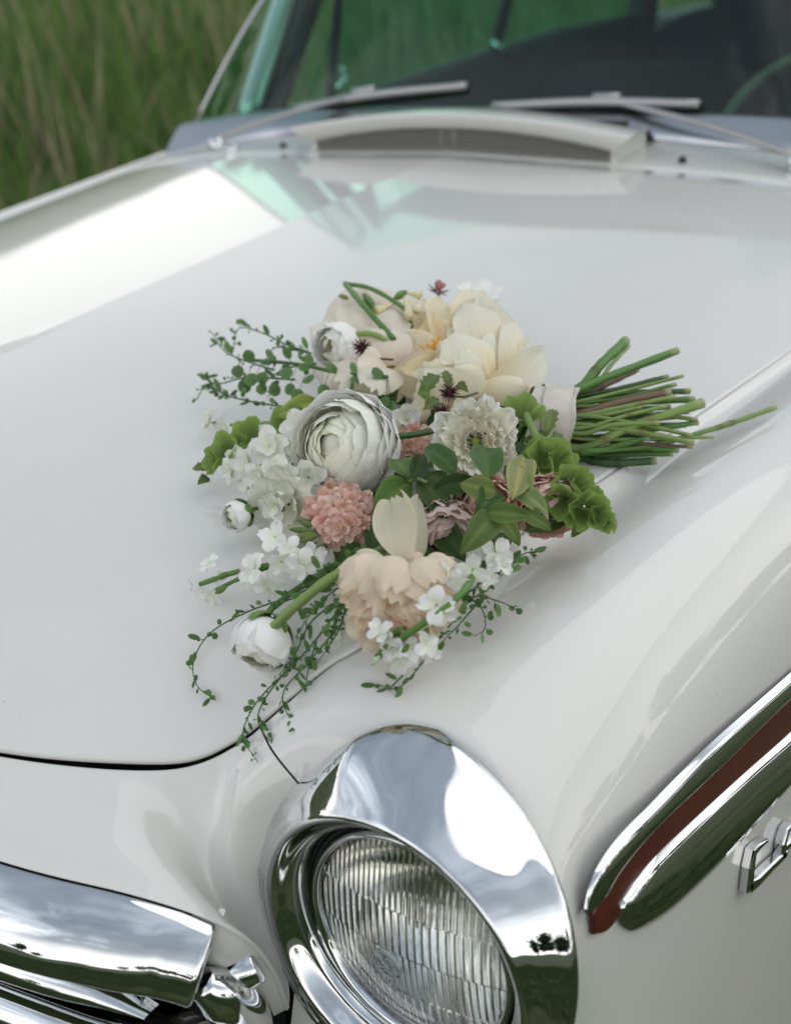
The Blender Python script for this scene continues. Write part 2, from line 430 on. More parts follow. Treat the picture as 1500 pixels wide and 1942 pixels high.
def hood_hit(px, py):                                       # where the line of sight through a photograph pixel meets the bonnet surface
    d = ray(px, py); lo, hi = .6, 2.2
    for _ in range(50):
        m_ = (lo + hi) / 2; q = CAM + d * m_
        if q[2] > z_hood(q[0], q[1]): lo = m_
        else: hi = m_
    return (float(q[0]), float(q[1]))
def fender_rear(y, cr=-.003):
    gx_ = float(x_gut(y)); g = zg(gx_, y)
    t = min(1, max(0, (y - .3) / .5))
    return [(gx_, y, g), (gx_ + .008, y, g - .010), (gx_ + .022, y, g - .009), (.905, y, g + cr + .005), (.952, y, g + cr - .016), (.988, y, g - .065),
            (1.002, y, .78 + .04 * t), (1.004, y, .62), (.985, y, .22)]
ST = [fender_rear(1.62), fender_rear(1.30), fender_rear(1.0), fender_rear(.75)]
for y_, c_ in ((.5, .004), (.3, .004), (.2, .0)):
    g_ = zg(x_gut(y_), y_); xg_ = float(x_gut(y_)); sl = .5 - y_
    ST.append([(xg_, y_, g_), (xg_ + .010 + .02 * sl, y_ - .005, g_ - .009 - .01 * sl), (xg_ + .026 + .04 * sl, y_ - .01, g_ - .011 - .025 * sl), (.895, y_ - .02, g_ + c_ + .004 - .02 * sl), (.948, y_ - .02, g_ - .018 - .03 * sl), (.983, y_ - .02, g_ - .068 - .03 * sl),
               (1.002, y_ - .02, .765), (1.004, y_ - .03 - .2 * max(0, .3 - y_), .58), (.985, y_ - .06 - 1.1 * max(0, .3 - y_), .22)])
def to_ring(y0, a, bulge, xs=None):
    g = np.array([x_gut(y0) if xs is None else xs, y0, 0]); g[2] = zg(g[0], y0)
    return g, ring(a)
def fan(y0, a, mids, xs=None):
    g, e = to_ring(y0, a, 0, xs)
    return [tuple(g)] + mids + [tuple(e)]
ST.append(fan(.145, -55, [(.806, .135, .885), (.832, .125, .874), (.880, .115, .874), (.935, .105, .852), (.976, .09, .805), (1.001, .07, .73), (1.002, .03, .63)]))
ST.append(fan(.112, 0, [(.803, .110, .880), (.832, .10, .868), (.876, .094, .865), (.930, .08, .845), (.972, .066, .803), (1.001, .045, .76), (1.014, .022, .727)]))
ST.append(fan(.085, 45, [(.798, .082, .874), (.827, .077, .866), (.857, .073, .860), (.897, .068, .852), (.931, .06, .838), (.957, .052, .822), (.972, .043, .810)], .770))
def fanlin(y0, a, xs, bulge):
    g, e = to_ring(y0, a, 0, xs)
    return [tuple(g + (e - g) * k / 8 + np.array(bulge) * math.sin(math.pi * (k / 8) ** .8)) for k in range(9)]
HP = [hood_hit(*q_) for q_ in ((640, 1255), (575, 1306), (483, 1387), (455, 1406), (428, 1421), (400, 1436), (350, 1452), (290, 1455), (230, 1452), (170, 1448), (0, 1433))]
ST.append(fanlin(HP[0][1], 92, HP[0][0], (0, 0, .006)))
ST.append(fanlin(HP[1][1], 116, HP[1][0], (0, -.002, .008)))
def ring_fwd(a): return ring(a)
def panel(p0, p1, fwd, up=.3):
    p0 = np.array([p0[0], p0[1], zg(*p0)]); p1 = np.array(p1)
    out = []
    for k in range(9):
        t = k / 8; q = p0 + (p1 - p0) * t
        q = q + np.array([0, -fwd, fwd * up]) * math.sin(math.pi * t) ** 1.5 - np.array([0, 0, .0018 + .0028 * math.exp(-((p0[0] - .62) / .07) ** 2)]) * (1 - t) ** 3
        out.append(tuple(q))
    return out
ST.append(panel(HP[2], ring(138), .008, 1.0))
ST.append(panel(HP[3], ring(163), .014, .8))
ST.append(panel(HP[4], ring(188), .020, .6))
ST.append(panel(HP[5], ring(213), .024, .5))
ST.append(panel(HP[6], on_z(546, 1942, .582), .024))
ST.append(panel(HP[7], on_z(532, 1870, .648), .020))
ST.append(panel(HP[8], on_z(482, 1790, .712), .012))
ST.append(panel(HP[9], on_z(400, 1740, .739), .012))
ST.append(panel(HP[10], on_z(200, 1680, .760), .012))
g_ = on_z(0, 1645, .770)
ST.append(panel((.43, -.13), g_, .012))
ST.append(panel((.22, -.16), (.25, g_[1] - .045, .780), .014))
ST.append(panel((0.0, -.17), (0, g_[1] - .058, .784), .014))
ST = np.array(ST, float)                                    # stations x 9 x 3
nst = len(ST); SEAM = 12                                    # the fender ends and the front panel begins at this station
tt = np.linspace(0, nst - 1, (nst - 1) * 8 + 1)
ss = np.linspace(0, 8, 57)
SH = np.einsum('ti,ijk,sj->tsk', bspl_basis(nst, tt), ST, bspl_basis(9, ss))
EDGE = SH[:, 0]                                              # the shut line on the fender side
et = np.gradient(EDGE[:, :2], axis=0); et /= np.linalg.norm(et, axis=1)[:, None]
INW = np.stack([et[:, 1], -et[:, 0]], 1)                     # towards the hood
INW *= np.sign((INW @ np.array([-1.0, .3])))[:, None]
def with_flange(S, i0, depth=.018):                          # edge turned down into the gap
    e = S[:, 0]; d = np.concatenate([INW[i0:i0 + len(S)], np.zeros((len(S), 1))], 1)
    r1 = e + d * .0012 + np.array([0, 0, -.0018]); r2 = e + d * .0016 + np.array([0, 0, -.004]); r3 = r2 + np.array([0, 0, -depth])
    return np.concatenate([np.stack([r3, r2, r1], 1), S], 1)
def mirror(V, s): return V * np.array([s, 1, 1])
i = SEAM * 8
fa = with_flange(SH[:i + 1], 0); pa = with_flange(SH[i:], i)
tg = pa[1] - pa[0]; tg /= np.linalg.norm(tg, axis=1)[:, None]
fa[-1] -= tg * .0009; pa[0] = pa[0] + tg * .0009
b = MB()
for s in (1, -1):
    obj('fender', mirror(fa.reshape(-1, 3), s), gridf(fa.shape[0], fa.shape[1], flip=(s > 0)), M['paint'], car)
    b.add(mirror(pa.reshape(-1, 3), s), gridf(pa.shape[0], pa.shape[1], flip=(s > 0)))
b.build('front_panel', M['paint'], car)
for s in (1, -1):
    q = SH[i, 1:] + np.array([.002, .004, -.0042]); bb = MB(); bb.tube(mirror(q, s), .0017, 6); bb.build('seam_shade_strip', M['dark'], car)  # dark tube sunk in the joint, its colour stands for the gap's shade
# the hood: plan grid from the shut line to the centre ridge
HY = 1.338
ed = EDGE[EDGE[:, 1] <= HY]
ed = np.vstack([[float(np.interp(HY, EDGE[::-1][:, 1], EDGE[::-1][:, 0])), HY, 0], ed])
tan = np.gradient(ed[:, :2], axis=0); tan /= np.linalg.norm(tan, axis=1)[:, None]
inw = np.stack([tan[:, 1], -tan[:, 0]], 1)                   # towards the hood
inw *= np.sign((inw @ np.array([-1.0, .3])))[:, None]
inw[0] = (-1, 0)
GAP = .0046
rows = []
L = np.concatenate([[0], np.cumsum(np.linalg.norm(np.diff(ed[:, :2], axis=0), axis=1))])
nside = int(np.sum(ed[:, 1] > .25))
for k in range(len(ed)):
    e = ed[k, :2] + inw[k] * (GAP + .003 * math.exp(-((ed[k, 0] - .66) / .06) ** 2) * (ed[k, 1] < .05))
    if k >= len(ed) - 1: e = np.array([0, ed[k, 1] + GAP])
    if k == 0: e[1] = HY
    fr = 0 if k < nside else (L[k] - L[nside - 1]) / (L[-1] - L[nside - 1])
    ay = ed[k, 1] if k < nside else (ed[nside - 1, 1] * (1 - fr) + (ed[-1, 1] + GAP) * fr)
    ax = np.array([0, ay])
    row = []
    for q in np.concatenate([[0, .002, .005, .010], np.linspace(.02, .9, 40), np.linspace(.91, 1, 22)]):
        p = e + (ax - e) * q
        row.append((p[0], p[1], float(z_hood(p[0], p[1]))))
    ln = np.linalg.norm(ax - e) + 1e-6
    e3 = np.array(row[0])
    lip = []
    for (o_, dz) in ((-.012, -.0066), (.0004, -.0070), (.0018, -.0058), (.0020, -.0034), (.0011, -.0010)):
        lip.append((e3[0] - inw[k][0] * o_ * (k > 0 or 1), e3[1] - inw[k][1] * o_ * (k > 0), e3[2] + dz + .0012))
    rows.append(lip + [(p[0], p[1], p[2] + .0012) for p in row])
Hh = np.array(rows)
b = MB()
nv = Hh.shape[1]
full = np.concatenate([Hh, mirror(Hh[:, ::-1], -1)[:, 1:]], 1)
# rear edge turned down
rear1 = full[0] + np.array([0, .002, -.002]); rear2 = rear1 + np.array([0, .0006, -.02])
full = np.concatenate([rear2[None], rear1[None], full], 0)
obj('hood', full.reshape(-1, 3), gridf(full.shape[0], full.shape[1], flip=True), M['paint'], car)

# gutter below the shut lines, near-black to stand in for shade in the gap
gut = MB()
for s in (1, -1):
    G = np.stack([np.concatenate([ed[:, :2] + inw * q_, ed[:, 2:] * 0 + np.array([[zg(*p_[:2])] for p_ in ed]) - dz_], 1) for q_, dz_ in ((.030, .026), (.012, .0185), (-.001, .0150))], 1)
    gut.add(mirror(G.reshape(-1, 3), s), gridf(len(ed), 3, flip=(s > 0)))
gut.build('hood_gutter', M['gapshade'], car)

# ---------------------------------------------------------------- headlights
def make_headlight(s):
    hd = empty('headlight', (s * .88, 0, .70), car)
    W = lambda v: mirror(np.asarray(v, float), s) - np.array([s * .88, 0, .70])
    na = 180
    prof_rows = []
    for k in range(na):
        a = 360 * k / na
        ca, sa = math.cos(math.radians(a)), math.sin(math.radians(a))
        R_ = ring(a); 
        F_ = np.array([.879 + .1195 * ca, -.021, .703 + .1165 * sa])
        # slightly peaked top where the ridge of the fender runs on
        pk = math.exp(-abs(a - 110) / 15)
        out = np.array([ca, 0, sa])
        back = R_ + np.array([0, .012, 0]) - out * .012
        e0 = R_ + out * .0015 + np.array([0, .002, 0]) 
        e1 = R_ + out * .0035 + np.array([0, -.003, 0])
        t1 = R_ * .66 + F_ * .34 + out * (.0030 + .013 * pk)
        t2 = R_ * .33 + F_ * .67 + out * (.0035 + .010 * pk)
        f0 = F_ + out * .0022
        prof_rows.append([back, e0, e1, t1, t2, f0 + np.array([0, .003, 0]), F_ + np.array([0, -.0015, 0]), F_ - out * .004 + np.array([0, -.002, 0]),
                          F_ - out * .008 + np.array([0, .001, 0]), F_ - out * .012 + np.array([0, .010, 0]), F_ - out * .016 + np.array([0, .015, 0]),
                          F_ - out * .018 + np.array([0, .014, 0]), F_ - out * .021 + np.array([0, .019, 0]), F_ - out * .023 + np.array([0, .028, 0])])
    PR = np.array(prof_rows)
    sp = np.linspace(0, PR.shape[1] - 1, 66)
    Wt = bspl_basis(PR.shape[1], sp)
    V = np.einsum('asj,ps->apj', PR, Wt)
    obj('bezel', W(V.reshape(-1, 3)), gridf(na, len(sp), cu=True, flip=(s > 0)), M['chrome'], hd)
    # rubber ring and retaining ring round the lens
    def lathe(profile, n=96, cx=.88, cz=.70):
        P = np.array(profile); v = []
        for k in range(n):
            a = 2 * math.pi * k / n
            v += [(cx + r_ * math.cos(a), yy, cz + r_ * math.sin(a)) for r_, yy in P]
        return v, gridf(n, len(P), cu=True, flip=(s > 0))
    v, f = lathe([(.101, .02), (.0975, .008), (.096, .006), (.094, .009), (.093, .016)]); obj('seal_ring', W(v), f, M['rubber'], hd)
    v, f = lathe([(.0945, .018), (.093, .004), (.0915, .0005), (.089, .0), (.0868, .002), (.086, .008)]); obj('retaining_ring', W(v), f, M['chrome'], hd)
    # sealed beam lens: smooth domed face, vertical flutes moulded into the back
    n = 250; g = np.linspace(-1, 1, n)
    rL = .0862
    def disc(gx_, gz_):
        return gx_ * np.sqrt(1 - gz_ ** 2 / 2), gz_ * np.sqrt(1 - gx_ ** 2 / 2)
    A, B_ = np.meshgrid(g, g, indexing='ij'); dx, dz = disc(A, B_); rr = np.sqrt(dx ** 2 + dz ** 2)
    front = -.012 * (1 - rr ** 2) + .006
    # flutes: three tiers with different pitch
    px_ = dx * rL
    def flute(pitch, ph=0): 
        t = ((px_ / pitch + ph) % 1.0) - .5
        return (0.25 - t * t)
    tier = np.where(dz > .32, flute(.0052), np.where(dz > -.12, flute(.0068, .3), np.where(dz > -.55, flute(.0056, .1), flute(.0075, .5))))
    step = np.where(dz > .32, 0.0006, np.where(dz > -.12, 0, np.where(dz > -.55, .0008, .0002)))
    bc = on_y(737, 1822, -.0005); blk = ((dx * rL + .88 - bc[0]) ** 2 + (dz * rL + .70 - bc[2]) ** 2 < .0135 ** 2)
    back = front + .0050 + np.where(blk, 0.0, tier * .0075) * (1 - smoothstep(.9, 1, rr)) + step
    V1 = np.stack([.88 + dx * rL, front, .70 + dz * rL], -1).reshape(-1, 3)
    V2 = np.stack([.88 + dx * rL, back, .70 + dz * rL], -1).reshape(-1, 3)
    F1 = gridf(n, n, flip=(s > 0)); F2 = gridf(n, n, flip=(s < 0), off=n * n)
    rim = [i * n for i in range(n)] + [(n - 1) * n + j for j in range(1, n)] + [i * n + n - 1 for i in range(n - 2, -1, -1)] + [j for j in range(n - 2, 0, -1)]
    F3 = []
    for i in range(len(rim)):
        p, q = rim[i], rim[(i + 1) % len(rim)]
        F3.append((p, q, q + n * n, p + n * n) if s < 0 else (p + n * n, q + n * n, q, p))
    obj('lens', W(np.vstack([V1, V2])), F1 + F2 + F3, M['lens'], hd)
    # silvered bowl, bulb shield
    prof = [(.0855 * t, .075 * (1 - t ** 2) + .012) for t in np.linspace(0.001, 1, 22)]
    v, f = lathe(prof); obj('reflector', W(v), f, M['reflector'], hd)
    b = MB(); b.tube([(.88, .05, .70), (.88, .085, .70)], .005, 12); b.tube([(.88, .040, .70), (.88, .043, .70)], .013, 20)
    b.v = [tuple(p) for p in W(b.v)]; b.build('bulb_shield', M['steel'], hd)
    # round maker's boss on the glass with a scrolled GE monogram, moulded in relief
    em = MB()
    if s > 0:
        bx, bz = bc[0], bc[2]
        def yf(x, z): 
            r2 = ((x - .88) ** 2 + (z - .70) ** 2) / rL ** 2
            return -.012 * (1 - r2) + .006 - .0008
        def stroke(pts, r=.0006, sc=.0122):
            q = spline(pts, 26); em.tube([(bx + a_ * sc, yf(bx + a_ * sc, bz + b_ * sc) , bz + b_ * sc) for a_, b_ in q], r, 6)
        for rad in (1.0, .86):
            stroke([(rad * math.cos(t), rad * math.sin(t)) for t in np.linspace(0, 2 * math.pi, 17)], .0006 if rad == 1 else .0003)
        stroke([(-.05, .45), (-.25, .62), (-.52, .5), (-.6, .1), (-.45, -.28), (-.15, -.3), (.0, -.05), (-.12, .08), (-.3, .02)], .0007)       # G
        stroke([(-.0, -.05), (-.02, -.4), (-.2, -.65), (-.42, -.58)], .0006)
        stroke([(.55, .38), (.38, .58), (.12, .5), (.1, .22), (.34, .12), (.1, .02), (.04, -.3), (.25, -.5), (.55, -.35), (.62, -.1)], .0007)     # E
        for k in range(4):
            t = k * math.pi / 2 + .6
            stroke([(.70 * math.cos(t - .25), .70 * math.sin(t - .25)), (.78 * math.cos(t), .78 * math.sin(t)), (.66 * math.cos(t + .25), .66 * math.sin(t + .25))], .0005)
        em.v = [tuple(p) for p in W(em.v)]
        em.build('emblem', M['frosted'], hd, label='round GE monogram moulded into the glass')
    return hd
make_headlight(1); make_headlight(-1)

# ---------------------------------------------------------------- grille
# outer edge of the chrome surround follows the lower edge of the front panel
OUT = SH[SEAM * 8:, -1]
k0 = int(np.argmin(np.linalg.norm(OUT - on_z(482, 1790, .712), axis=1)))
path = spline(OUT[k0:][::-1][::5], 70)
T_ = np.gradient(path, axis=0); T_[-10:] = T_[-11]; T_ /= np.linalg.norm(T_, axis=1)[:, None]
rows = []
for k, p in enumerate(path):
    t = T_[k]; out = np.array([0, -1.0, 0]); out -= t * (out @ t); out /= np.linalg.norm(out)
    dn = np.cross(t, out); dn /= np.linalg.norm(dn)
    if dn[2] > 0: dn = -dn
    w = 1.0 - .10 * smoothstep(.7, 1, k / 69)
    rows.append([p - out * .003 + dn * .004, p + out * .001 - dn * .0005, p + out * .016 * w + dn * .006, p + out * .036 * w + dn * .020 * w, p + out * .047 * w + dn * .040 * w,
                 p + out * .048 * w + dn * .052 * w, p + out * .043 * w + dn * .0545 * w, p + out * .022 + dn * .052 * w, p + out * -.05 + dn * .050 * w])
V = np.einsum('asj,ps->apj', np.array(rows), bspl_basis(9, np.linspace(0, 8, 40)))[:68]
Ve = V[-1].copy(); Ve[:4] = Ve[4]; Ve[33:] = Ve[32]; ce = Ve[6:32].mean(0); te = (V[-1] - V[-2]).mean(0); te /= np.linalg.norm(te)
V = np.concatenate([V, (Ve + te * .002 + (ce - Ve) * .10)[None], (Ve * .5 + ce * .5 + te * .003)[None], (Ve * 0 + ce + te * .003)[None]], 0)
full = np.concatenate([mirror(V[::-1], -1)[:-1], V], 0)
grille = empty('grille', (0, -.15, .65), car)
off = np.array([0, -.15, .65])
obj('grille_surround', full.reshape(-1, 3) - off, gridf(full.shape[0], full.shape[1], flip=True), M['chrome'], grille)
# painted end plate and the chrome end of the surround
q = spline(OUT[30:k0 + 9][::-1][::4], 24)
Cc = on_z(415, 1925, .61)
rows = [[p + (Cc - p) * t_ + np.array([0, .004 - .022 * math.sin(math.pi * min(1, t_ * 1.6)) , 0]) for t_ in (0, .12, .3, .6, 1.0)] for p in q]
V = np.einsum('asj,ps->apj', np.array(rows), bspl_basis(5, np.linspace(0, 4, 16)))
obj('end_plate', V.reshape(-1, 3) - off, gridf(24, 16, flip=True), M['paint'], grille)
b = MB()
A_, B_ = on_z(430, 1852, .676), on_z(492, 1826, .684)
q = [A_ + (B_ - A_) * t for t in (0, .3, .6, .9, .97, 1.0, 1.001)]
v, f = tube(q, [.015, .0165, .0165, .0155, .0145, .012, .001], 24, True); b.add(v, f)
q = spline([on_z(378, 1862, .690), on_z(425, 1886, .668), on_z(462, 1922, .628), on_z(482, 1995, .56)], 24); v, f = tube(q, np.interp(np.linspace(0, 1, 24), [0, .3, .7, 1], [.012, .021, .022, .020]), 20); b.add(v, f)
b.v = [tuple(np.array(p) - off) for p in b.v]; b.build('end_cap', M['chrome'], grille)
# bars inside the surround
for (dz, dy, xe, th, mat) in ((-.088, -.012, .735, .026, 'chrome'), (-.150, -.004, .735, .026, 'chrome'), (-.215, -.004, .72, .026, 'chrome')):
    xs = np.linspace(-xe, xe, 81)
    rows = []
    for x_ in xs:
        ax = abs(x_)
        yb = float(np.interp(ax, path[:, 0], path[:, 1])) - .008 + dy; zb = float(np.interp(ax, path[:, 0], path[:, 2])) + dz
        tp = math.sqrt(max(0.02, 1 - (ax / xe) ** 14))
        h_ = th * tp
        rows.append([(x_, yb + .05, zb + h_ * .9), (x_, yb + .012, zb + h_), (x_, yb - .006, zb + h_ * .55), (x_, yb - .012, zb + .0), (x_, yb - .004, zb - h_ * .35), (x_, yb + .02, zb - h_ * .5), (x_, yb + .05, zb - h_ * .5)])
    V = np.einsum('asj,ps->apj', np.array(rows), bspl_basis(7, np.linspace(0, 6, 26)))
    obj('grille_bar', V.reshape(-1, 3) - off, gridf(81, 26, flip=True), M[mat], grille)
b = MB(); b.box((0, .0, .55), (1.5, .012, .46)); b.v = [tuple(np.array(p) - off) for p in b.v]
b.build('grille_backing', M['dark'], grille, smooth=False)
obj('front_bumper', *(lambda xs: ([p for x_ in xs for p in [(x_, -.12 + .2 * x_ * x_, .46), (x_, -.20 + .2 * x_ * x_, .44), (x_, -.225 + .2 * x_ * x_, .38), (x_, -.20 + .2 * x_ * x_, .31), (x_, -.12 + .2 * x_ * x_, .29)]], gridf(len(xs), 5, flip=True)))(np.linspace(-.98, .98, 41)), M['chrome'], car)

# painted valance under each headlight, wheels
for s in (1, -1):
    rows = []
    for a_ in np.linspace(312, 215, 28):
        p = ring(a_) ; q = np.array([.70 + (p[0] - .75) * 1.15, -.03, .26])
        rows.append([p + (q - p) * t + np.array([0, -.012, 0]) * math.sin(math.pi * t) for t in np.linspace(0, 1, 8)])
    obj('valance', mirror(np.array(rows).reshape(-1, 3), s), gridf(28, 8, flip=(s < 0)), M['paint'], car)
for s in (1, -1):
    for yw in (.82, 3.95):
        wh = empty('wheel', (s * .80, yw, .34), car)
        for nm, prof, mt in (('tyre', [(.20, -.09), (.29, -.10), (.335, -.08), (.345, -.03), (.345, .03), (.335, .08), (.29, .10), (.20, .09)], 'rubber'), ('hubcap', [(.205, .085), (.17, .105), (.08, .115), (.001, .118)], 'chrome')):
            v = [(s * w_, r_ * math.cos(2 * math.pi * k / 48), r_ * math.sin(2 * math.pi * k / 48)) for k in range(48) for r_, w_ in prof]
            obj(nm, v, gridf(48, len(prof), cu=True), M[mt], wh)

# ---------------------------------------------------------------- side trim on the near fender
def side_x(y, z):                                           # outer face of the fender
    i = np.argmin((SH[..., 1] - y) ** 2 + (SH[..., 2] - z) ** 2 + 10 * (SH[..., 0] < .93))
    return float(SH.reshape(-1, 3)[i, 0])
def strip(name, mid, prof_h, depth, mat, parent=None, n=90, lift=.0, crease=False):
    """mid: (y, z) pairs; prof_h: half heights; a half-round moulding lying on the fender side"""
    q = spline([(m[0], m[1], h_, d_) for m, h_, d_ in zip(mid, prof_h, depth)], n)
    rows = []
    for k in range(n):
        y, z, h_, d_ = q[k]
        ty, tz = np.gradient(q[:, 0])[k], np.gradient(q[:, 1])[k]; l_ = math.hypot(ty, tz) or 1; ty /= l_; tz /= l_
        row = []
        for a in np.linspace(-1, 1, 21):
            if crease: e = (1 - abs(a) ** 2.2) ** .6 if a > -.15 else (1 - abs(a) ** 1.6) ** .9
            else: e = max(0, 1 - a * a) ** .5
            yy, zz = y - tz * a * h_, z + ty * a * h_
            row.append((1.0035 + d_ * e, yy, zz))
        rows.append(row)
    V = np.array(rows)
    c = V.mean(1)
    V = np.concatenate([c[:1, None].repeat(21, 1) * .2 + V[:1] * .8 - np.array([.004, 0, 0]), V], 0)
    return obj(name, V.reshape(-1, 3), gridf(V.shape[0], 21), M[mat], parent)
XS = 1.004
def yz(px, py): p = on_x(px, py, XS); return (p[1], p[2])
trim = empty('side_trim', (0, 0, 0), car)
def edges(top, bot, dep):
    m_, h_ = [], []
    for a_, b_ in zip(top, bot):
        A_, B_ = np.array(yz(*a_)), np.array(yz(*b_)); m_.append((A_ + B_) / 2); h_.append(np.linalg.norm(A_ - B_) / 2)
    return m_, h_, dep
def extend(m_, h_, d_):
    dd = (m_[-1] - m_[-2]) / np.linalg.norm(m_[-1] - m_[-2]); return m_ + [m_[-1] + dd * k * .2 for k in range(1, 7)], h_ + [h_[-1]] * 6, d_ + [d_[-1]] * 6
m_, h_, d_ = extend(*edges([(1106, 1731), (1122, 1668), (1160, 1604), (1230, 1530), (1340, 1420), (1500, 1276)], [(1112, 1735), (1142, 1705), (1172, 1648), (1240, 1565), (1350, 1462), (1500, 1318)], [.003, .006, .008, .0085, .0085, .0085]))
strip('upper_spear', m_, h_, d_, 'chrome', trim)
m_, h_, d_ = extend(*edges([(1120, 1738), (1142, 1690), (1176, 1640), (1240, 1560), (1350, 1455), (1500, 1310)], [(1128, 1768), (1172, 1738), (1190, 1705), (1270, 1630), (1370, 1535), (1500, 1406)], [.002] * 6))
strip('red_insert', m_, h_, d_, 'red', trim)
m_, h_, d_ = extend(*edges([(1173, 1710), (1181, 1694), (1206, 1668), (1268, 1616), (1376, 1514), (1500, 1384)], [(1177, 1728), (1204, 1733), (1246, 1718), (1318, 1662), (1416, 1568), (1500, 1490)], [.004, .009, .012, .0135, .0135, .0135]))
strip('lower_spear', m_, h_, d_, 'chrome', trim, crease=True)
# chrome script letters, the part of the name that is in view
badge = empty('badge', (0, 0, 0), car)
def letter(name, strokes, parent):
    b = MB()
    for pts, w in strokes:
        P = [np.array(yz(*p)) for p in pts]
        n = len(P); Lq, Rq = [], []
        for k in range(n):
            d0 = P[k] - P[k - 1] if k else P[1] - P[0]; d1 = P[k + 1] - P[k] if k < n - 1 else d0
            d0 = d0 / np.linalg.norm(d0); d1 = d1 / np.linalg.norm(d1); m_ = d0 + d1; m_ /= np.linalg.norm(m_)
            nn = np.array([-m_[1], m_[0]]); sc_ = min(1.6, 1 / max(.4, (nn @ np.array([-d0[1], d0[0]]))))
            ww = w[k] if isinstance(w, (list, tuple)) else w
            Lq.append(P[k] + nn * ww * sc_); Rq.append(P[k] - nn * ww * sc_)
        v = []
        for k in range(n):
            for (x_, q_, ins) in ((1.003, Lq[k], 0), (1.010, Lq[k], 0), (1.0118, Lq[k], .25), (1.0118, Rq[k], .25), (1.010, Rq[k], 0), (1.003, Rq[k], 0)):
                c_ = (Lq[k] + Rq[k]) / 2; q2 = q_ + (c_ - q_) * ins
                v.append((x_, q2[0], q2[1]))
        b.add(v, gridf(n, 6, flip=False) + [tuple(range(6))[::-1], tuple((n - 1) * 6 + i for i in range(6))])
    return b.build(name, M['chrome'], parent, smooth=False)
letter('letter_c', [([(1441, 1589), (1425, 1602), (1417, 1612), (1412, 1640), (1408, 1683)], [.0018, .0028, .0042, .0056, .0068]), ([(1408, 1681), (1424, 1668), (1450, 1641), (1478, 1614)], [.0058, .0052, .0044, .004])], badge)
letter('letter_h', [([(1488, 1560), (1480, 1572), (1474, 1596), (1472, 1622)], [.002, .004, .005, .005]), ([(1476, 1604), (1492, 1590), (1502, 1588), (1506, 1604)], .0035)], badge)
letter('letter_r', [([(1520, 1560), (1516, 1585)], .004), ([(1518, 1572), (1532, 1556)], .003)], badge)

# ---------------------------------------------------------------- cowl, air scoop, wipers, windscreen, cabin
def y_glass(x): return 1.575 - .05 * abs(x) ** 1.5 - 1.95 * max(0, abs(x) - .5) ** 2
def cowl_z(x, y): 
    u = min(1, abs(x) / .88)
    return 1.055 + .10 * (y - 1.34) - .023 * u - .047 * u ** 4.4
xs = np.linspace(-.88, .88, 61); rows = []
for x_ in xs:
    y1 = y_glass(x_) + .02
    rows.append([(x_, 1.345, cowl_z(x_, 1.345) - .02), (x_, 1.345, cowl_z(x_, 1.345) - .002)] + [(x_, y_, cowl_z(x_, y_)) for y_ in np.linspace(1.348, max(y1, 1.38), 8)])
obj('cowl_panel', np.array(rows).reshape(-1, 3), gridf(61, 10, flip=True), M['paint'], car)
# bright band at the foot of the glass
xs = np.concatenate([np.linspace(-.735, .735, 81)]); rows = []
for x_ in xs:
    y0 = y_glass(x_); z0 = cowl_z(x_, y0)
    rows.append([(x_, y0 - .055, z0 - .004), (x_, y0 - .052, z0 + .006), (x_, y0 - .03, z0 + .018 + .02 * abs(x_) ** 2), (x_, y0 - .004, z0 + .029 + .05 * abs(x_) ** 2), (x_, y0 + .01, z0 + .028 + .05 * abs(x_) ** 2)])
V = np.einsum('asj,ps->apj', np.array(rows), bspl_basis(5, np.linspace(0, 4, 14)))
obj('screen_moulding', V.reshape(-1, 3), gridf(81, 14, flip=True), M['band'], car)
# fresh air scoop
scoop = empty('air_scoop', (0, 1.36, 1.06), car); so = np.array([0, 1.36, 1.06])
xs = np.linspace(-1, 1, 49); rows = []
for t in xs:
    x_ = .355 * t; xb = .31 * t
    zl = 1.122 - .030 * abs(t) ** 2.0
    rows.append([(x_ * .86, 1.385, zl - .027), (x_ * .90, 1.356, zl - .024), (x_ * .96, 1.348, zl - .009), (x_ * .99, 1.345, zl - .004), (x_, 1.344, zl - .001), (x_ * .998, 1.350, zl + .001), (x_ * .97, 1.40, zl + .003), (x_ * .93, 1.46, zl - .004), (x_ * .88, 1.52, max(cowl_z(x_, 1.52) - .004, zl - .03))])
obj('scoop_lid', np.array(rows).reshape(-1, 3) - so, gridf(49, 9, flip=True), M['paint'], scoop)
V = []
for s in (-1, 1):
    b = MB()
    P = [(.308 * s, 1.366, 1.032), (.308 * s, 1.366, 1.094), (.318 * s, 1.47, 1.090), (.318 * s, 1.47, 1.030), (.336 * s, 1.350, 1.028), (.309 * s, 1.367, 1.068), (.330 * s, 1.42, 1.03)]
    b.add(P, [(0, 1, 2, 3), (5, 0, 4), (5, 4, 6)]); b.v = [tuple(np.array(p) - so) for p in b.v]
    b.build('scoop_cheek', M['paint'], scoop, smooth=False)
b = MB(); b.box((0, 1.42, 1.07), (.62, .01, .075)); b.v = [tuple(np.array(p) - so) for p in b.v]; b.build('scoop_box', M['ventback'], scoop, smooth=False)
b = MB()
for x_ in np.linspace(-.305, .305, 93): b.tube([(x_, 1.366, 1.034), (x_, 1.364, 1.114 - .024 * abs(x_ / .305) ** 2.0)], .0013, 4, False)
for z_ in np.linspace(1.040, 1.108, 11):
    e = .305 * min(1, ((1.112 - z_) / .030)) ** .43 if z_ > 1.083 else .305
    b.tube([(-e, 1.365, z_), (e, 1.365, z_)], .0013, 4, False)
b.v = [tuple(np.array(p) - so) for p in b.v]; m_ = b.build('scoop_screen', M['ventwire'], scoop, smooth=False); m_['kind'] = 'stuff'
b = MB()
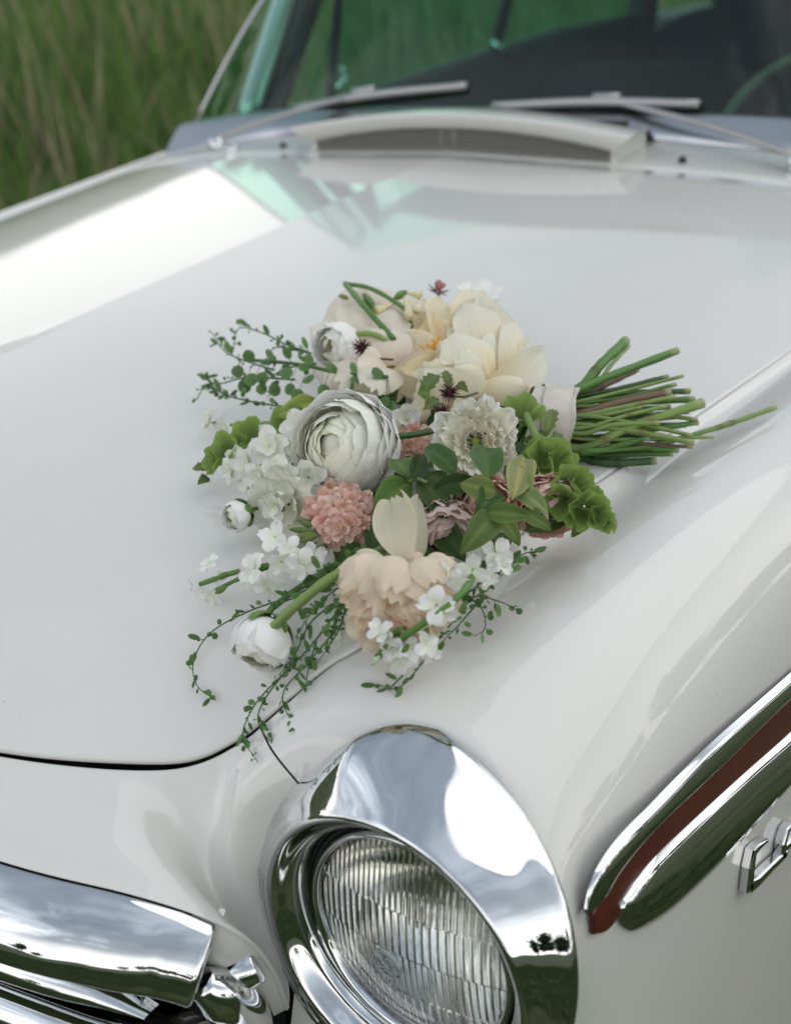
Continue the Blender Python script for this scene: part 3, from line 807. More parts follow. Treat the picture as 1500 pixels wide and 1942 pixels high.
for x_ in (-.03, .0): b.tube([(x_, 1.372, 1.04), (x_ + .004, 1.37, 1.108)], .004, 6)
b.v = [tuple(np.array(p) - so) for p in b.v]; b.build('scoop_brace', M['steel'], scoop)
# fixing studs on the cowl
for s in (-1, 1):
    x_ = .42 * s; b = MB(); b.tube([(x_, 1.40, cowl_z(x_, 1.40) - .004), (x_, 1.395, cowl_z(x_, 1.40) + .007)], .006, 10); b.build('washer_jet', M['rubber'], car)
# windscreen
GT = 1.50
def top_pt(x_):                                              # upper edge of the glass
    ax = abs(x_) / .715
    return np.array([.52 * x_ / .715, 1.575 + .42 - .10 * ax ** 2 - .195 * max(0, ax - .6) / .4, GT - .03 * ax ** 2])
xs = np.linspace(-.715, .715, 65); rows = []
for x_ in xs:
    y0 = y_glass(x_); p0 = np.array([x_, y0 + .004, cowl_z(x_, y0) + .026 + .05 * x_ * x_]); p1 = top_pt(x_)
    rows.append([p0 + (p1 - p0) * t + np.array([0, -.02, .008]) * math.sin(math.pi * t) for t in np.linspace(0, 1, 14)])
obj('windscreen', np.array(rows).reshape(-1, 3), gridf(65, 14, flip=True), M['glass'], car)
for s in (-1, 1):
    q = np.array(rows)[0 if s < 0 else -1]
    b = MB(); b.tube([p + np.array([0, .003, 0]) for p in q], .004, 10); b.build('screen_side_moulding', M['band'], car)
    # windscreen pillar, chrome inside the curved end of the glass
    sm = lambda q_: mirror(np.array(q_), -s)
    p0 = on_y(478, 214, 1.56); p1 = on_y(545, 0, 1.70); p0, p1 = p0 - (p1 - p0) * .15, p1 + (p1 - p0) * .9
    b = MB(); b.tube(sm([p0 + (p1 - p0) * t for t in np.linspace(0, 1, 10)]), .022, 14, True, 1.6); b.build('screen_pillar', M['band'], car)
    p0 = on_y(520, 214, 1.66); p1 = on_y(592, 0, 1.80); p0, p1 = p0 - (p1 - p0) * .15, p1 + (p1 - p0) * .9
    b = MB(); b.tube(sm([p0 + (p1 - p0) * t for t in np.linspace(0, 1, 10)]), .022, 10); b.build('pillar_seal', M['rubber'], car)
# roof, dash, seats, far side glass
rows = []
for t in np.linspace(-1, 1, 31):
    x_ = .62 * t; e = .03 * abs(t) ** 3
    rows.append([(x_, 1.97 - .08 * t * t, GT - e - .03 * t * t), (x_, 2.03 - .06 * t * t, GT + .03 - e), (x_, 2.3, GT + .07 - 2 * e), (x_, 2.9, GT + .06 - 2 * e), (x_ * .97, 3.4, GT - .02 - 2 * e), (x_ * .95, 3.75, 1.12)])
V = np.einsum('asj,ps->apj', np.array(rows), bspl_basis(6, np.linspace(0, 5, 24)))
obj('roof', V.reshape(-1, 3), gridf(31, 24, flip=True), M['paint'], car)
obj('roof_lining', V.reshape(-1, 3) * np.array([.985, 1, 1]) - np.array([0, 0, .012]), gridf(31, 24), M['lining'], car)
b = MB()
rows = []
for t in np.linspace(-1, 1, 41):
    x_ = .74 * t; y0 = y_glass(min(abs(x_) * 1.0, .74)) + .03
    rows.append([(x_, y0, 1.062), (x_, y0 + .06, 1.072), (x_, 1.72, 1.078), (x_, 1.80, 1.07), (x_, 1.83, 1.04), (x_, 1.80, .95), (x_, 1.78, .70)])
V = np.einsum('asj,ps->apj', np.array(rows), bspl_basis(7, np.linspace(0, 6, 26)))
obj('dashboard', V.reshape(-1, 3), gridf(41, 26, flip=True), M['dash'], car)
def cushion(name, c, d, mat, tilt=0):
    v, f = [], []
    n = 14
    for i in range(n):
        for j in range(n * 2):
            th = math.pi * i / (n - 1) - math.pi / 2; ph = 2 * math.pi * j / (n * 2)
            p = [math.cos(th) * math.cos(ph), math.cos(th) * math.sin(ph), math.sin(th)]
            p = [math.copysign(abs(a_) ** .35, a_) * d_ / 2 for a_, d_ in zip(p, d)]
            v.append((c[0] + p[0], c[1] + p[1] + tilt * p[2], c[2] + p[2]))
    return obj(name, v, gridf(n, n * 2, cv=True), M[mat], car)
cushion('seat_back', (.33, 2.75, .90), (.62, .18, .78), 'seat', .25)
cushion('seat_back', (-.36, 2.75, .82), (.66, .18, .5), 'seat', .25)
cushion('seat_cushion', (0, 2.25, .58), (1.4, .6, .2), 'seat')
cushion('rear_seat_back', (0, 3.45, .88), (1.4, .2, .6), 'seat', .3)
SILL0, SILL1 = on_x(560, 214, -.70), on_x(1080, 46, -.70)
def sill_z(y_): return float(np.interp(y_, [SILL0[1], SILL1[1]], [SILL0[2], SILL1[2]]))
def add_side(s):
    # door with sill, vent window frame, centre post
    obj('door', np.array([[(s * .99, y_, .30), (s * 1.005, y_, .62), (s * .995, y_, .82), (s * .965, y_, .95), (s * .88, y_, 1.035), (s * .80, y_, 1.05), (s * .74, y_, 1.045), (s * .72, y_, .9), (s * .72, y_, .4)] for y_ in np.linspace(1.625, 3.9, 16)]).reshape(-1, 3), gridf(16, 9, flip=(s > 0)), M['paint'], car)
    obj('door_lining', np.array([[(s * .75, y_, sill_z(y_) - .03), (s * .735, y_, sill_z(y_) - .004), (s * .70, y_, sill_z(y_)), (s * .685, y_, sill_z(y_) - .03), (s * .68, y_, .4)] for y_ in np.linspace(1.66, 3.9, 8)]).reshape(-1, 3), gridf(8, 5, flip=(s > 0)), M['dash'], car)
    top = lambda y_: np.array([s * .60, y_, GT - .035])
    for nm, q0, q1, r_, mt in (('vent_window_frame', (628, 172), (642, 0), .011, 'rubber'), ('door_post', (938, 95), (962, 0), .016, 'rubber')):
        p0 = on_x(*q0, -.715); p1 = on_x(*q1, -.66); p0, p1 = p0 - (p1 - p0) * .2, p1 + (p1 - p0) * .9
        b = MB(); b.tube(mirror(np.array([p0 + (p1 - p0) * t for t in np.linspace(0, 1, 6)]), -s), r_, 8); b.build(nm, M[mt], car)
    b = MB(); b.tube([(s * .735, 3.45, 1.0), (s * .60, 3.3, GT)], .05, 8); b.build('quarter_post', M['lining'], car)
    for nm, q_, r_ in (('window_catch', [(648, 128), (654, 150), (640, 168)], .007), ('door_lock', [(940, 78), (948, 100), (985, 118)], .012)):
        b = MB(); b.tube(mirror(np.array([on_x(*w_, -.69) for w_ in q_]), -s), r_, 10); b.build(nm, M['chrome'], car)
    g0, g1 = [], []
    for y_ in np.linspace(1.82, 3.4, 8): g0.append((s * .735, y_, sill_z(y_) - .01)); g1.append(tuple(top(1.98 + (y_ - 1.82) * .86)))
    obj('side_window', g0 + g1, [(i, i + 1, i + 9, i + 8) for i in range(7)], M['glass'], car)
    b = MB(); b.tube([top(y_) for y_ in np.linspace(1.88, 3.4, 8)], .018, 8); b.build('roof_rail', M['chrome'], car)
add_side(-1); add_side(1)
# steering wheel
sw = empty('steering_wheel', (.40, 2.0, .98), car)
sw.rotation_euler = (math.radians(62), 0, 0)
b = MB(); b.tube([(.20 * math.cos(a), .20 * math.sin(a), 0) for a in np.linspace(0, 2 * math.pi, 49)], .011, 10, False); b.build('rim', M['ivory'], sw)
b = MB(); b.tube([(-.19, .0, 0), (-.05, -.01, -.02), (.05, -.01, -.02), (.19, 0, 0)], .009, 8); b.build('spoke', M['ivory'], sw)
b = MB(); b.tube([(0, 0, -.05), (0, 0, .02)], .045, 20); b.build('hub', M['chrome'], sw)
# wipers
def wiper(pivot, elbow, b0, b1, nm):
    w = empty('wiper', tuple(pivot), car); o_ = np.array(pivot)
    b = MB(); b.tube([np.array(pivot) + (0, 0, -.02) - o_, np.array(pivot) + (0, 0, .012) - o_], .016, 14); b.tube([np.array(pivot) + (0.02, -.005, -.012) - o_, np.array(pivot) + (.06, -.01, -.008) - o_], .010, 8); b.build('pivot', M['chrome'], w)
    q = spline([np.array(pivot) + (0, 0, .01), np.array(pivot) * .6 + np.array(elbow) * .4 + (0, 0, .012), np.array(elbow)], 14)
    b = MB(); b.tube(q - o_, np.linspace(.010, .008, 14), 8, True, .6); b.build('arm', M['steel'], w)
    q = spline([b0, (np.array(b0) + np.array(b1)) / 2 + np.array([0, -.004, .006]), b1], 14)
    b = MB(); b.tube(q - o_, .0095, 8, True, .8); b.tube([np.array(elbow) + (q[7] - q[6]) * k * .8 - o_ for k in (-1, 0, 1)], .011, 8); b.build('bridge', M['steel'], w)
    b = MB(); b.tube(q + np.array([0, .008, -.009]) - o_, .004, 6); b.build('blade', M['rubber'], w)
def gl(px, py, lift=.012):                                   # a point on the windscreen face
    best, bp = 9, None
    for t in np.linspace(1.2, 3.4, 700):
        p = CAM + ray(px, py) * t
        if abs(p[0]) > .8: continue
        y0 = y_glass(p[0]); z0 = cowl_z(p[0], y0) + .028
        ys = y0 + (p[2] - z0) * 1.02
        if p[1] > ys: return p - ray(px, py) * lift
    return CAM + ray(px, py) * 2.5
wiper(np.array([-.60, 1.40, cowl_z(-.60, 1.40) + .012]), gl(690, 175), gl(560, 205), gl(884, 163), 'l')
wiper(np.array([.60, 1.42, cowl_z(.60, 1.42) + .012]), gl(1150, 188), gl(936, 201), gl(1326, 197), 'r')
# ------------------------------------------------------------------ the bouquet
def surf(x, y):
    xg = float(x_gut(y))
    return float(z_hood(min(abs(x), xg), y)) - max(0, abs(x) - xg) * .05
def P(px, py, h):                                            # the point h metres above the bonnet seen at (px, py) in the photograph
    d = ray(px, py); lo, hi = .6, 2.0
    for _ in range(44):
        t = (lo + hi) / 2; q = CAM + d * t
        if q[2] > surf(q[0], q[1]) + h: lo = t
        else: hi = t
    return CAM + d * hi
def mpx(n, p): return n * float((np.asarray(p) - CAM) @ AF) / FPX
def wd(r, u, t):
    v = AR * r + AU * u - AF * t; return v / np.linalg.norm(v)
BQ = np.array(P(800, 900, 0.0))
bouquet = empty('bouquet', tuple(BQ), None, 'bouquet of cream peonies and white ranunculus tied with beige ribbon, lying on the bonnet', 'bouquet')

def petal_material(name, rough=.6, transl=.15, veins=22.0, bump=.25):
    m = attr_material(name, rough, transl)
    t = m.node_tree; b = t.nodes['Principled BSDF']
    a = t.nodes.new('ShaderNodeAttribute'); a.attribute_name = 'puv'
    mp = t.nodes.new('ShaderNodeMapping'); mp.inputs['Scale'].default_value = (veins, 1.6, 9.0)
    t.links.new(a.outputs['Vector'], mp.inputs[0])
    n = t.nodes.new('ShaderNodeTexNoise'); n.inputs['Scale'].default_value = 1.0; n.inputs['Detail'].default_value = 3
    t.links.new(mp.outputs[0], n.inputs['Vector'])
    bp = t.nodes.new('ShaderNodeBump'); bp.inputs['Strength'].default_value = bump; bp.inputs['Distance'].default_value = .0015
    t.links.new(n.outputs['Fac'], bp.inputs['Height']); t.links.new(bp.outputs[0], b.inputs['Normal'])
    at = [x for x in t.nodes if x.type == 'ATTRIBUTE' and x.attribute_name == 'tint'][0]
    v = ramp_node(t, n.outputs['Fac'], [(.3, (.94, .94, .925)), (.6, (1, 1, 1))])
    col = mix_node(t, 1.0, at.outputs['Color'], v, 'MULTIPLY')
    t.links.new(col, b.inputs['Base Color'])
    tl = [x for x in t.nodes if x.type == 'BSDF_TRANSLUCENT'][0]; t.links.new(col, tl.inputs[0])
    b.inputs['Specular IOR Level'].default_value = .25
    return m
M['petal'] = petal_material('petal_skin')
M['peony'] = petal_material('peony_petal_skin', .6, .32, 26.0, .55)
M['leafm'] = petal_material('leaf_skin', .45, .15, 9.0, .5)
M['stemm'] = attr_material('stem_skin', .45, .05)
M['silk'] = noise_col(principled('beige_silk', (.60, .55, .48), .5, spec=.4), (.56, .51, .45), (.64, .60, .54), 60, bump=.15, bscale=400)
M['stamen'] = principled('yellow_stamen', (.75, .36, .03), .6)
M['carpel'] = principled('red_carpel', (.5, .02, .03), .5)
M['maroon'] = principled('maroon_bristle', (.055, .012, .016), .6)
M['pinkp'] = principled('pink_petal', (.62, .28, .28), .6)
M['button'] = principled('green_flower_button', (.20, .26, .04), .5)
M['anther'] = principled('black_anther', (.02, .02, .018), .7)

CREAM_IN, CREAM_OUT = (.90, .77, .52), (.90, .83, .63)
def cmesh(name, V, F, cols, puv, mat, parent, label=None):
    me = bpy.data.meshes.new(name)
    me.from_pydata([tuple(map(float, p)) for p in V], [], F)
    ca = me.color_attributes.new('tint', 'FLOAT_COLOR', 'POINT')
    ca.data.foreach_set('color', np.concatenate([np.clip(cols, 0, .92), np.ones((len(V), 1))], 1).astype(np.float32).ravel())
    if puv is not None:
        pa = me.attributes.new('puv', 'FLOAT_VECTOR', 'POINT'); pa.data.foreach_set('vector', np.asarray(puv, np.float32).ravel())
    me.materials.append(mat); me.shade_smooth()
    o = bpy.data.objects.new(name, me); C.objects.link(o); o.parent = parent
    if label: o['label'] = label
    return o
def petal(L, W, a0, a1, cup=1.2, ruf=.03, rb=0, zb=0, az=0, n=(9, 8), tip=.12, curl=0, c0=(.8, .7, .5), c1=(.8, .75, .6), jag=.02, pw=1.0, basew=.28, blunt=.78):
    t = np.linspace(0, 1, n[0]); s = np.linspace(-1, 1, n[1])
    tf = np.linspace(0, 1, 60)
    phi = a0 + (a1 - a0) * tf ** 1.1 + curl * tf ** 4
    dl = L / 59
    r = rb + np.concatenate([[0], np.cumsum(np.sin(phi[:-1]) * dl)]); z = zb + np.concatenate([[0], np.cumsum(np.cos(phi[:-1]) * dl)])
    T, S = np.meshgrid(t, s, indexing='ij')
    ph, k = rng.uniform(0, 6.3), rng.uniform(5, 8)
    jg = np.interp(S, np.linspace(-1, 1, 9), [rng.uniform(-1, 1) for _ in range(9)]) * jag
    T2 = np.clip(T * (1 - tip * np.abs(S) ** 2.4) + jg * T ** 6, 0, 1)
    w = np.where(T < .62, basew + (1 - basew) * np.sin(np.pi / 2 * np.minimum(1, T / .62)) ** pw, np.sqrt(np.maximum(0.02, 1 - ((T - .62) / .44) ** 2 * blunt)))
    w = w * W / 2
    R_, Z_, PH = np.interp(T2, tf, r), np.interp(T2, tf, z), np.interp(T2, tf, phi)
    Rc = W / max(cup, .01)
    b = S * w / Rc
    lat = Rc * np.sin(b); inn = Rc * (1 - np.cos(b))
    inn = inn + ruf * W * np.sin(k * S + ph) * T ** 2.5 * (.35 + np.abs(S)) + ruf * .8 * W * math.sin(ph) * np.cos(3 * T + ph)
    R_ = R_ - inn * np.cos(PH); Z_ = Z_ + inn * np.sin(PH)
    ca, sa = math.cos(az), math.sin(az)
    V = np.stack([R_ * ca - lat * sa, R_ * sa + lat * ca, Z_], -1).reshape(-1, 3)
    g = smoothstep(.05, .75, T)[..., None]
    cols = (np.array(c0) * (1 - g) + np.array(c1) * g) * rng.uniform(.95, 1.04)
    puv = np.stack([S, T, np.full_like(S, rng.uniform(0, 9))], -1)
    return V, gridf(*n), cols.reshape(-1, 3), puv.reshape(-1, 3)
def frame_matrix(pos, face, up=None, roll=0.0):
    z = np.asarray(face) / np.linalg.norm(face)
    up = AU if up is None else up
    y = up - z * (up @ z)
    if np.linalg.norm(y) < .2: y = AR - z * (AR @ z)
    y /= np.linalg.norm(y); x = np.cross(y, z)
    m = Matrix(((x[0], y[0], z[0], pos[0]), (x[1], y[1], z[1], pos[1]), (x[2], y[2], z[2], pos[2]), (0, 0, 0, 1)))
    return m @ Matrix.Rotation(roll, 4, 'Z')
def bq_local(m):
    return Matrix.Translation(-Vector(BQ)) @ m
D = math.radians
STEMS = []                                                   # flower foot -> binding
def flower(name, px, py, h, face, rings, c_in, c_out, label=None, roll=0., asym=0., asym_az=0., pname='petal', n=(9, 8), core=0):
    pos = P(px, py, h); u = mpx(1, pos)
    e = empty(name, (0, 0, 0), bouquet, label)
    e.matrix_local = bq_local(frame_matrix(pos, wd(*face), None, roll))
    for ri, g in enumerate(rings):
        nn = g['n']
        fr = ri / max(1, len(rings) - 1)
        c1 = np.array(g.get('c', np.array(c_in) * (1 - fr) + np.array(c_out) * fr)); c0 = np.array(g.get('c0', c1 * np.array([.99, .95, .90])))
        for k in range(nn):
            az = 2 * math.pi * (k + .5 * (ri % 2)) / nn + rng.uniform(-.16, .16) + g.get('az', 0)
            if 'span' in g: az = D(g['span'][0] + (g['span'][1] - g['span'][0]) * (k + .5) / nn) + rng.uniform(-.1, .1)
            sc_ = rng.uniform(.9, 1.08)
            a1 = D(g['a1']) - D(asym) * math.cos(az - D(asym_az)) + rng.uniform(-.1, .1)
            a0 = D(g['a0']) + rng.uniform(-.07, .07)
            v, f, c, uv = petal(g['L'] * u * sc_, g['W'] * u * rng.uniform(.88, 1.08), a0, a1, g.get('cup', 1.2), g.get('ruf', .03), g.get('rb', 3) * u, g.get('zb', 0) * u, az, n,
                                g.get('tip', .12), g.get('curl', 0), c0, c1, g.get('jag', .03), g.get('pw', 1.), g.get('bw', .28), g.get('blunt', .78))
            cmesh(pname, v, f, c, uv, M['petal'], e)
    foot = pos - wd(*face) * u * 10
    if core:
        n_ = 12; v = [(core * u * math.sin(math.pi * i / 9) * math.cos(2 * math.pi * j / n_), core * u * math.sin(math.pi * i / 9) * math.sin(2 * math.pi * j / n_), core * u * math.cos(math.pi * i / 9)) for i in range(10) for j in range(n_)]
        cmesh('flower_core', v, gridf(10, n_, cv=True), np.tile(np.array(c_in) * .95, (len(v), 1)), np.zeros((len(v), 3)), M['petal'], e)
    STEMS.append((foot, wd(*face), u))
    return e, u
def tuft(parent, u, n, r0, L, mat, name, spread=.7, rad=.9, zb=0, tipr=0):
    b = MB()
    for k in range(n):
        a = rng.uniform(0, 6.28); q = rng.uniform(.2, 1) * spread
        p0 = np.array([r0 * math.cos(a) * q, r0 * math.sin(a) * q, zb]) * u
        p1 = p0 + np.array([math.cos(a) * math.sin(q), math.sin(a) * math.sin(q), math.cos(q)]) * L * u * rng.uniform(.75, 1.1)
        b.tube([p0, (p0 + p1) / 2, p1], [rad * u * .5, rad * u * .5, (tipr or rad) * u], 5)
    return b.build(name, mat, parent)
def shell_rings(R_, K, th0, th1, c_in, c_out, ruf=.03, n0=4, stretch=1.0, r0=.34, flare=.0):
    out = []
    for k in range(K):
        q = k / (K - 1); Rk = R_ * (r0 + (1 - r0) * q); th = th0 + (th1 - th0) * q ** 1.15
        c = np.array(c_in) * (1 - q ** .7) + np.array(c_out) * q ** .7
        out.append(dict(n=n0 + int(round(4 * q)), L=Rk * math.radians(172 - th) * stretch, W=Rk * 1.65, a0=86, a1=th - 90, cup=1.6, blunt=.45, ruf=ruf * (.5 + q), rb=.08 * Rk, zb=-Rk * stretch, tip=.07, curl=flare * q, c=c, c0=c * np.array([.99, .97, .92]), jag=.025))
    return out
def gpetal(parent, base, tip, W, bow=.15, cup=.25, tw=(0, 0), c0=CREAM_IN, c1=CREAM_OUT, ruf=.03, curl=0., jag=.03, wide=.62, n=(13, 15), name='petal', basew=.35):
    """one petal laid between two points; bow lifts its middle towards the viewer, a negative cup turns its edges away"""
    p0, p1 = P(*base), P(*tip); L = np.linalg.norm(p1 - p0); u = mpx(1, (p0 + p1) / 2); W = W * u
    ax = (p1 - p0) / L
    nr = -AF + AR * tw[0] + AU * tw[1]; nr = nr - ax * (nr @ ax); nr /= np.linalg.norm(nr); sd = np.cross(ax, nr)
    T, S = np.meshgrid(np.linspace(0, 1, n[0]), np.linspace(-1, 1, n[1]), indexing='ij')
    jg = np.interp(S, np.linspace(-1, 1, 9), [rng.uniform(-1, 1) for _ in range(9)]) * jag
    T2 = np.clip(T * (1 - .13 * np.abs(S) ** 2.4) + jg * T ** 5, 0, 1.05)
    w = np.where(T < wide, basew + (1 - basew) * np.sin(np.pi / 2 * np.minimum(1, T / wide)), np.sqrt(np.maximum(.02, 1 - ((T - wide) / (1.04 - wide)) ** 2 * .80))) * W / 2
    ph, k = rng.uniform(0, 6.3), rng.uniform(4, 7)
    hgt = bow * L * np.sin(np.pi * np.minimum(T2, 1)) ** .8 + cup * W * S ** 2 * np.sin(np.pi * (.15 + .6 * T)) + ruf * W * np.sin(k * S + ph) * T ** 2.2 * (.3 + np.abs(S)) + curl * L * np.maximum(0, T2 - .72) ** 2 * 6 + ruf * .5 * W * np.sin(2.2 * S + 4 * T + ph) + .010 * W * np.sin(19 * S + ph) * T ** 2
    V = p0 + T2[..., None] * L * ax + (S * w * (1 - .12 * abs(cup)))[..., None] * sd + hgt[..., None] * nr
    m_ = parent.matrix_local.translation
    V = V - BQ - np.array(m_)
    g = smoothstep(.05, .8, T)[..., None]
    cols = (np.array(c0) * (1 - g) + np.array(c1) * g) * rng.uniform(.96, 1.03)
    puv = np.stack([S, T, np.full_like(S, rng.uniform(0, 9))], -1)
    return cmesh(name, V.reshape(-1, 3), gridf(*n), cols.reshape(-1, 3), puv.reshape(-1, 3), M['peony'], parent)
def peony_root(px, py, h, label):
    p = P(px, py, h); e = empty('peony', tuple(p - BQ), bouquet, label); STEMS.append((p + AF * .03, -AF, mpx(1, p))); bpy.context.view_layer.update(); return e
CI, CO, WO, PE, PB = (.91, .79, .55), (.92, .86, .68), (.91, .90, .78), (.91, .75, .53), (.90, .80, .70)
# the big open peony: bowl wall, stamens, then the petals folding over from the right
e = peony_root(850, 690, .045, 'large cream peony open to its yellow stamens')
for q in (((850, 690, .050), (925, 572, .066), 120, .10, .2, (.3, .3), CI, (.82, .79, .66)), ((850, 690, .050), (868, 574, .064), 120, .06, .25, (0, .2), CI, CO), ((845, 690, .050), (822, 590, .062), 96, .02, .3, (-.1, .2), CI, CO),
          ((845, 690, .050), (778, 612, .058), 96, .0, .3, (-.2, .2), CI, CO), ((850, 700, .050), (742, 660, .060), 100, .10, .25, (-.3, 0), CI, CO), ((850, 705, .050), (738, 722, .060), 104, .14, .25, (-.3, -.2), CI, CO),
          ((862, 712, .050), (782, 778, .058), 118, .20, -.15, (-.2, -.4), CI, CO), ((880, 712, .050), (850, 792, .054), 112, .18, -.15, (0, -.5), CI, CO),
          ((842, 688, .058), (818, 606, .078), 78, -.08, .35, (-.1, .1), PE, CI), ((840, 690, .058), (766, 640, .078), 66, .02, .35, (-.2, .1), PE, CO), ((842, 694, .058), (762, 702, .080), 62, .10, .3, (-.2, -.1), PE, CI), ((838, 694, .060), (790, 732, .084), 54, .12, .3, (-.2, -.3), PE, CI)):
    gpetal(e, q[0], q[1], q[2], q[3], q[4], q[5], q[6], q[7], ruf=.035, curl=rng.uniform(-.05, .1))
u = mpx(1, P(830, 685, .07))
t_ = empty('stamen_ring', (0, 0, 0), e); pos = P(836, 690, .062)
t_.matrix_local = Matrix.Translation(-Vector(e.location) - Vector(BQ)) @ frame_matrix(pos, wd(-.35, .25, .9))
tuft(t_, u, 90, 24, 34, M['stamen'], 'stamen', .85, 1.4, 4, 2.6); tuft(t_, u, 5, 10, 24, M['carpel'], 'carpel', .5, 3.6, 4, 2.2)
for q in (((858, 722, .056), (812, 690, .092), 86, .10, -.1, (-.2, -.5), CO, WO), ((930, 726, .060), (896, 574, .092), 118, .16, -.28, (.35, .2), CI, WO), ((948, 716, .056), (946, 586, .074), 96, .16, -.2, (.6, .2), CI, (.80, .78, .66)),
          ((925, 728, .066), (852, 632, .104), 122, .22, -.35, (.25, .1), CI, WO), ((905, 640, .080), (904, 562, .084), 24, .05, .5, (.2, .2), CO, WO), ((958, 728, .062), (976, 608, .090), 70, .14, -.3, (.5, .1), CI, WO),
          ((915, 748, .062), (846, 704, .098), 84, .16, -.2, (0, -.4), CO, CO), ((880, 762, .058), (800, 716, .086), 96, .16, -.2, (-.1, -.5), CI, WO), ((905, 752, .056), (1030, 672, .070), 84, .10, .25, (.3, -.2), CI, WO), ((895, 748, .060), (1002, 738, .068), 62, .12, -.25, (.2, -.5), CI, CO)):
    gpetal(e, q[0], q[1], q[2], q[3], q[4], q[5], q[6], q[7], ruf=.055, curl=rng.uniform(-.10, .10), jag=.06)
for q in (((880, 700, .060), (866, 612, .086), 56, .04, .3, (.1, .2)), ((890, 690, .062), (906, 606, .088), 50, .06, .35, (.2, .2)), ((868, 715, .064), (838, 650, .092), 46, .05, .3, (-.2, .1)), ((905, 735, .066), (880, 662, .100), 60, .12, -.2, (0, .1)), ((935, 722, .060), (925, 634, .092), 58, .12, -.25, (.3, .1)), ((850, 735, .062), (790, 702, .090), 50, .10, .25, (-.2, -.3)), ((965, 722, .058), (1004, 652, .076), 54, .1, .3, (.4, .1))):
    gpetal(e, q[0], q[1], q[2], q[3], q[4], q[5], CI, WO, ruf=.08, curl=rng.uniform(-.05, .15), jag=.09)
# the blush peony behind, seen from its side
e = peony_root(690, 680, .035, 'blush peony turned away behind the cut stems')
for q in (((720, 690, .040), (640, 560, .052), 130), ((725, 690, .040), (700, 548, .056), 120), ((725, 690, .042), (775, 560, .058), 120), ((715, 700, .040), (606, 620, .050), 120), ((720, 700, .042), (594, 700, .048), 110), ((720, 700, .040), (620, 762, .046), 120), ((730, 700, .044), (690, 775, .052), 120),
          ((722, 700, .052), (660, 590, .074), 110), ((728, 694, .052), (735, 580, .076), 104), ((720, 700, .054), (624, 660, .072), 96), ((724, 706, .056), (650, 730, .074), 100), ((735, 706, .058), (706, 742, .076), 90), ((738, 690, .060), (690, 628, .088), 84), ((742, 694, .062), (745, 620, .088), 80), ((735, 702, .064), (672, 690, .086), 76)):
    gpetal(e, q[0], q[1], q[2], .16, -.16, (rng.uniform(-.3, .1), rng.uniform(0, .4)), (.91, .79, .66), (.92, .85, .76) if rng.random() < .5 else (.92, .86, .72), ruf=.06, curl=rng.uniform(-.12, .12), jag=.06)
# the peach peony at the front: guard petals above, a crowded heart below
e = peony_root(750, 1120, .045, 'peach peony low at the front with crowded inner petals')
for q in (((760, 1140, .030), (640, 1120, .040), 110), ((760, 1150, .030), (655, 1190, .034), 100), ((750, 1150, .026), (690, 1232, .028), 100), ((770, 1150, .026), (760, 1236, .026), 100), ((780, 1150, .028), (828, 1206, .030), 100), ((780, 1140, .030), (872, 1150, .040), 110), ((770, 1130, .034), (866, 1082, .052), 110)):
    gpetal(e, q[0], q[1], q[2], .12, .15, (rng.uniform(-.2, .2), -.2), (.90, .73, .55), (.92, .81, .66), ruf=.05, jag=.05)
for k in range(40):
    a = rng.uniform(-3.0, -.2); r_ = rng.uniform(.35, 1.0)
    bx, by = 748 + rng.uniform(-22, 22), 1150 + rng.uniform(-8, 12)
    gpetal(e, (bx, by, .048), (bx + 92 * r_ * math.cos(a), by - 84 * r_ * math.sin(a), .040 + .014 * (1 - r_)), rng.uniform(28, 52), .18, -.2 if rng.random() < .6 else .3, (rng.uniform(-.5, .5), rng.uniform(-.5, .1)), (.90, .58, .37), (.92, .75, .56) if r_ > .6 else (.91, .66, .46), ruf=.08, jag=.10, n=(8, 7))
for q in (((752, 1075, .062), (650, 1128, .062), 92, (-.4, -.1)), ((756, 1078, .064), (690, 1142, .068), 96, (-.2, -.2)), ((766, 1080, .066), (745, 1146, .072), 104, (0, -.2)), ((778, 1080, .064), (812, 1142, .068), 98, (.3, -.2)), ((740, 1078, .060), (632, 1100, .054), 80, (-.5, .1)), ((786, 1076, .060), (872, 1108, .060), 90, (.4, 0)),
          ((744, 1066, .066), (676, 1104, .078), 92, (-.3, .1)), ((768, 1062, .068), (738, 1122, .084), 118, (0, .1)), ((794, 1066, .066), (838, 1104, .078), 96, (.3, .1)), ((745, 1090, .056), (664, 1060, .060), 66, (-.3, .4)), ((800, 1100, .056), (862, 1062, .058), 74, (.3, .4)), ((770, 1085, .058), (800, 1050, .066), 80, (.1, .5))):
    gpetal(e, q[0], q[1], q[2] * .92, .24, -.2, q[3], (.92, .84, .68), (.92, .80, .64), ruf=.07, jag=.09)
for k in range(16):
    a = -math.pi + math.pi * (k + .5) / 16 + rng.uniform(-.08, .08)
    gpetal(e, (752 + 14 * math.cos(a), 1118, .056), (752 + 112 * math.cos(a), 1122 - 66 * math.sin(a) * rng.uniform(.75, 1.05), .054), rng.uniform(44, 66), .2, rng.choice((-.25, .2)), (rng.uniform(-.5, .5), rng.uniform(-.5, .1)), (.91, .68, .48), (.92, .79, .62), ruf=.09, jag=.11, n=(10, 11))
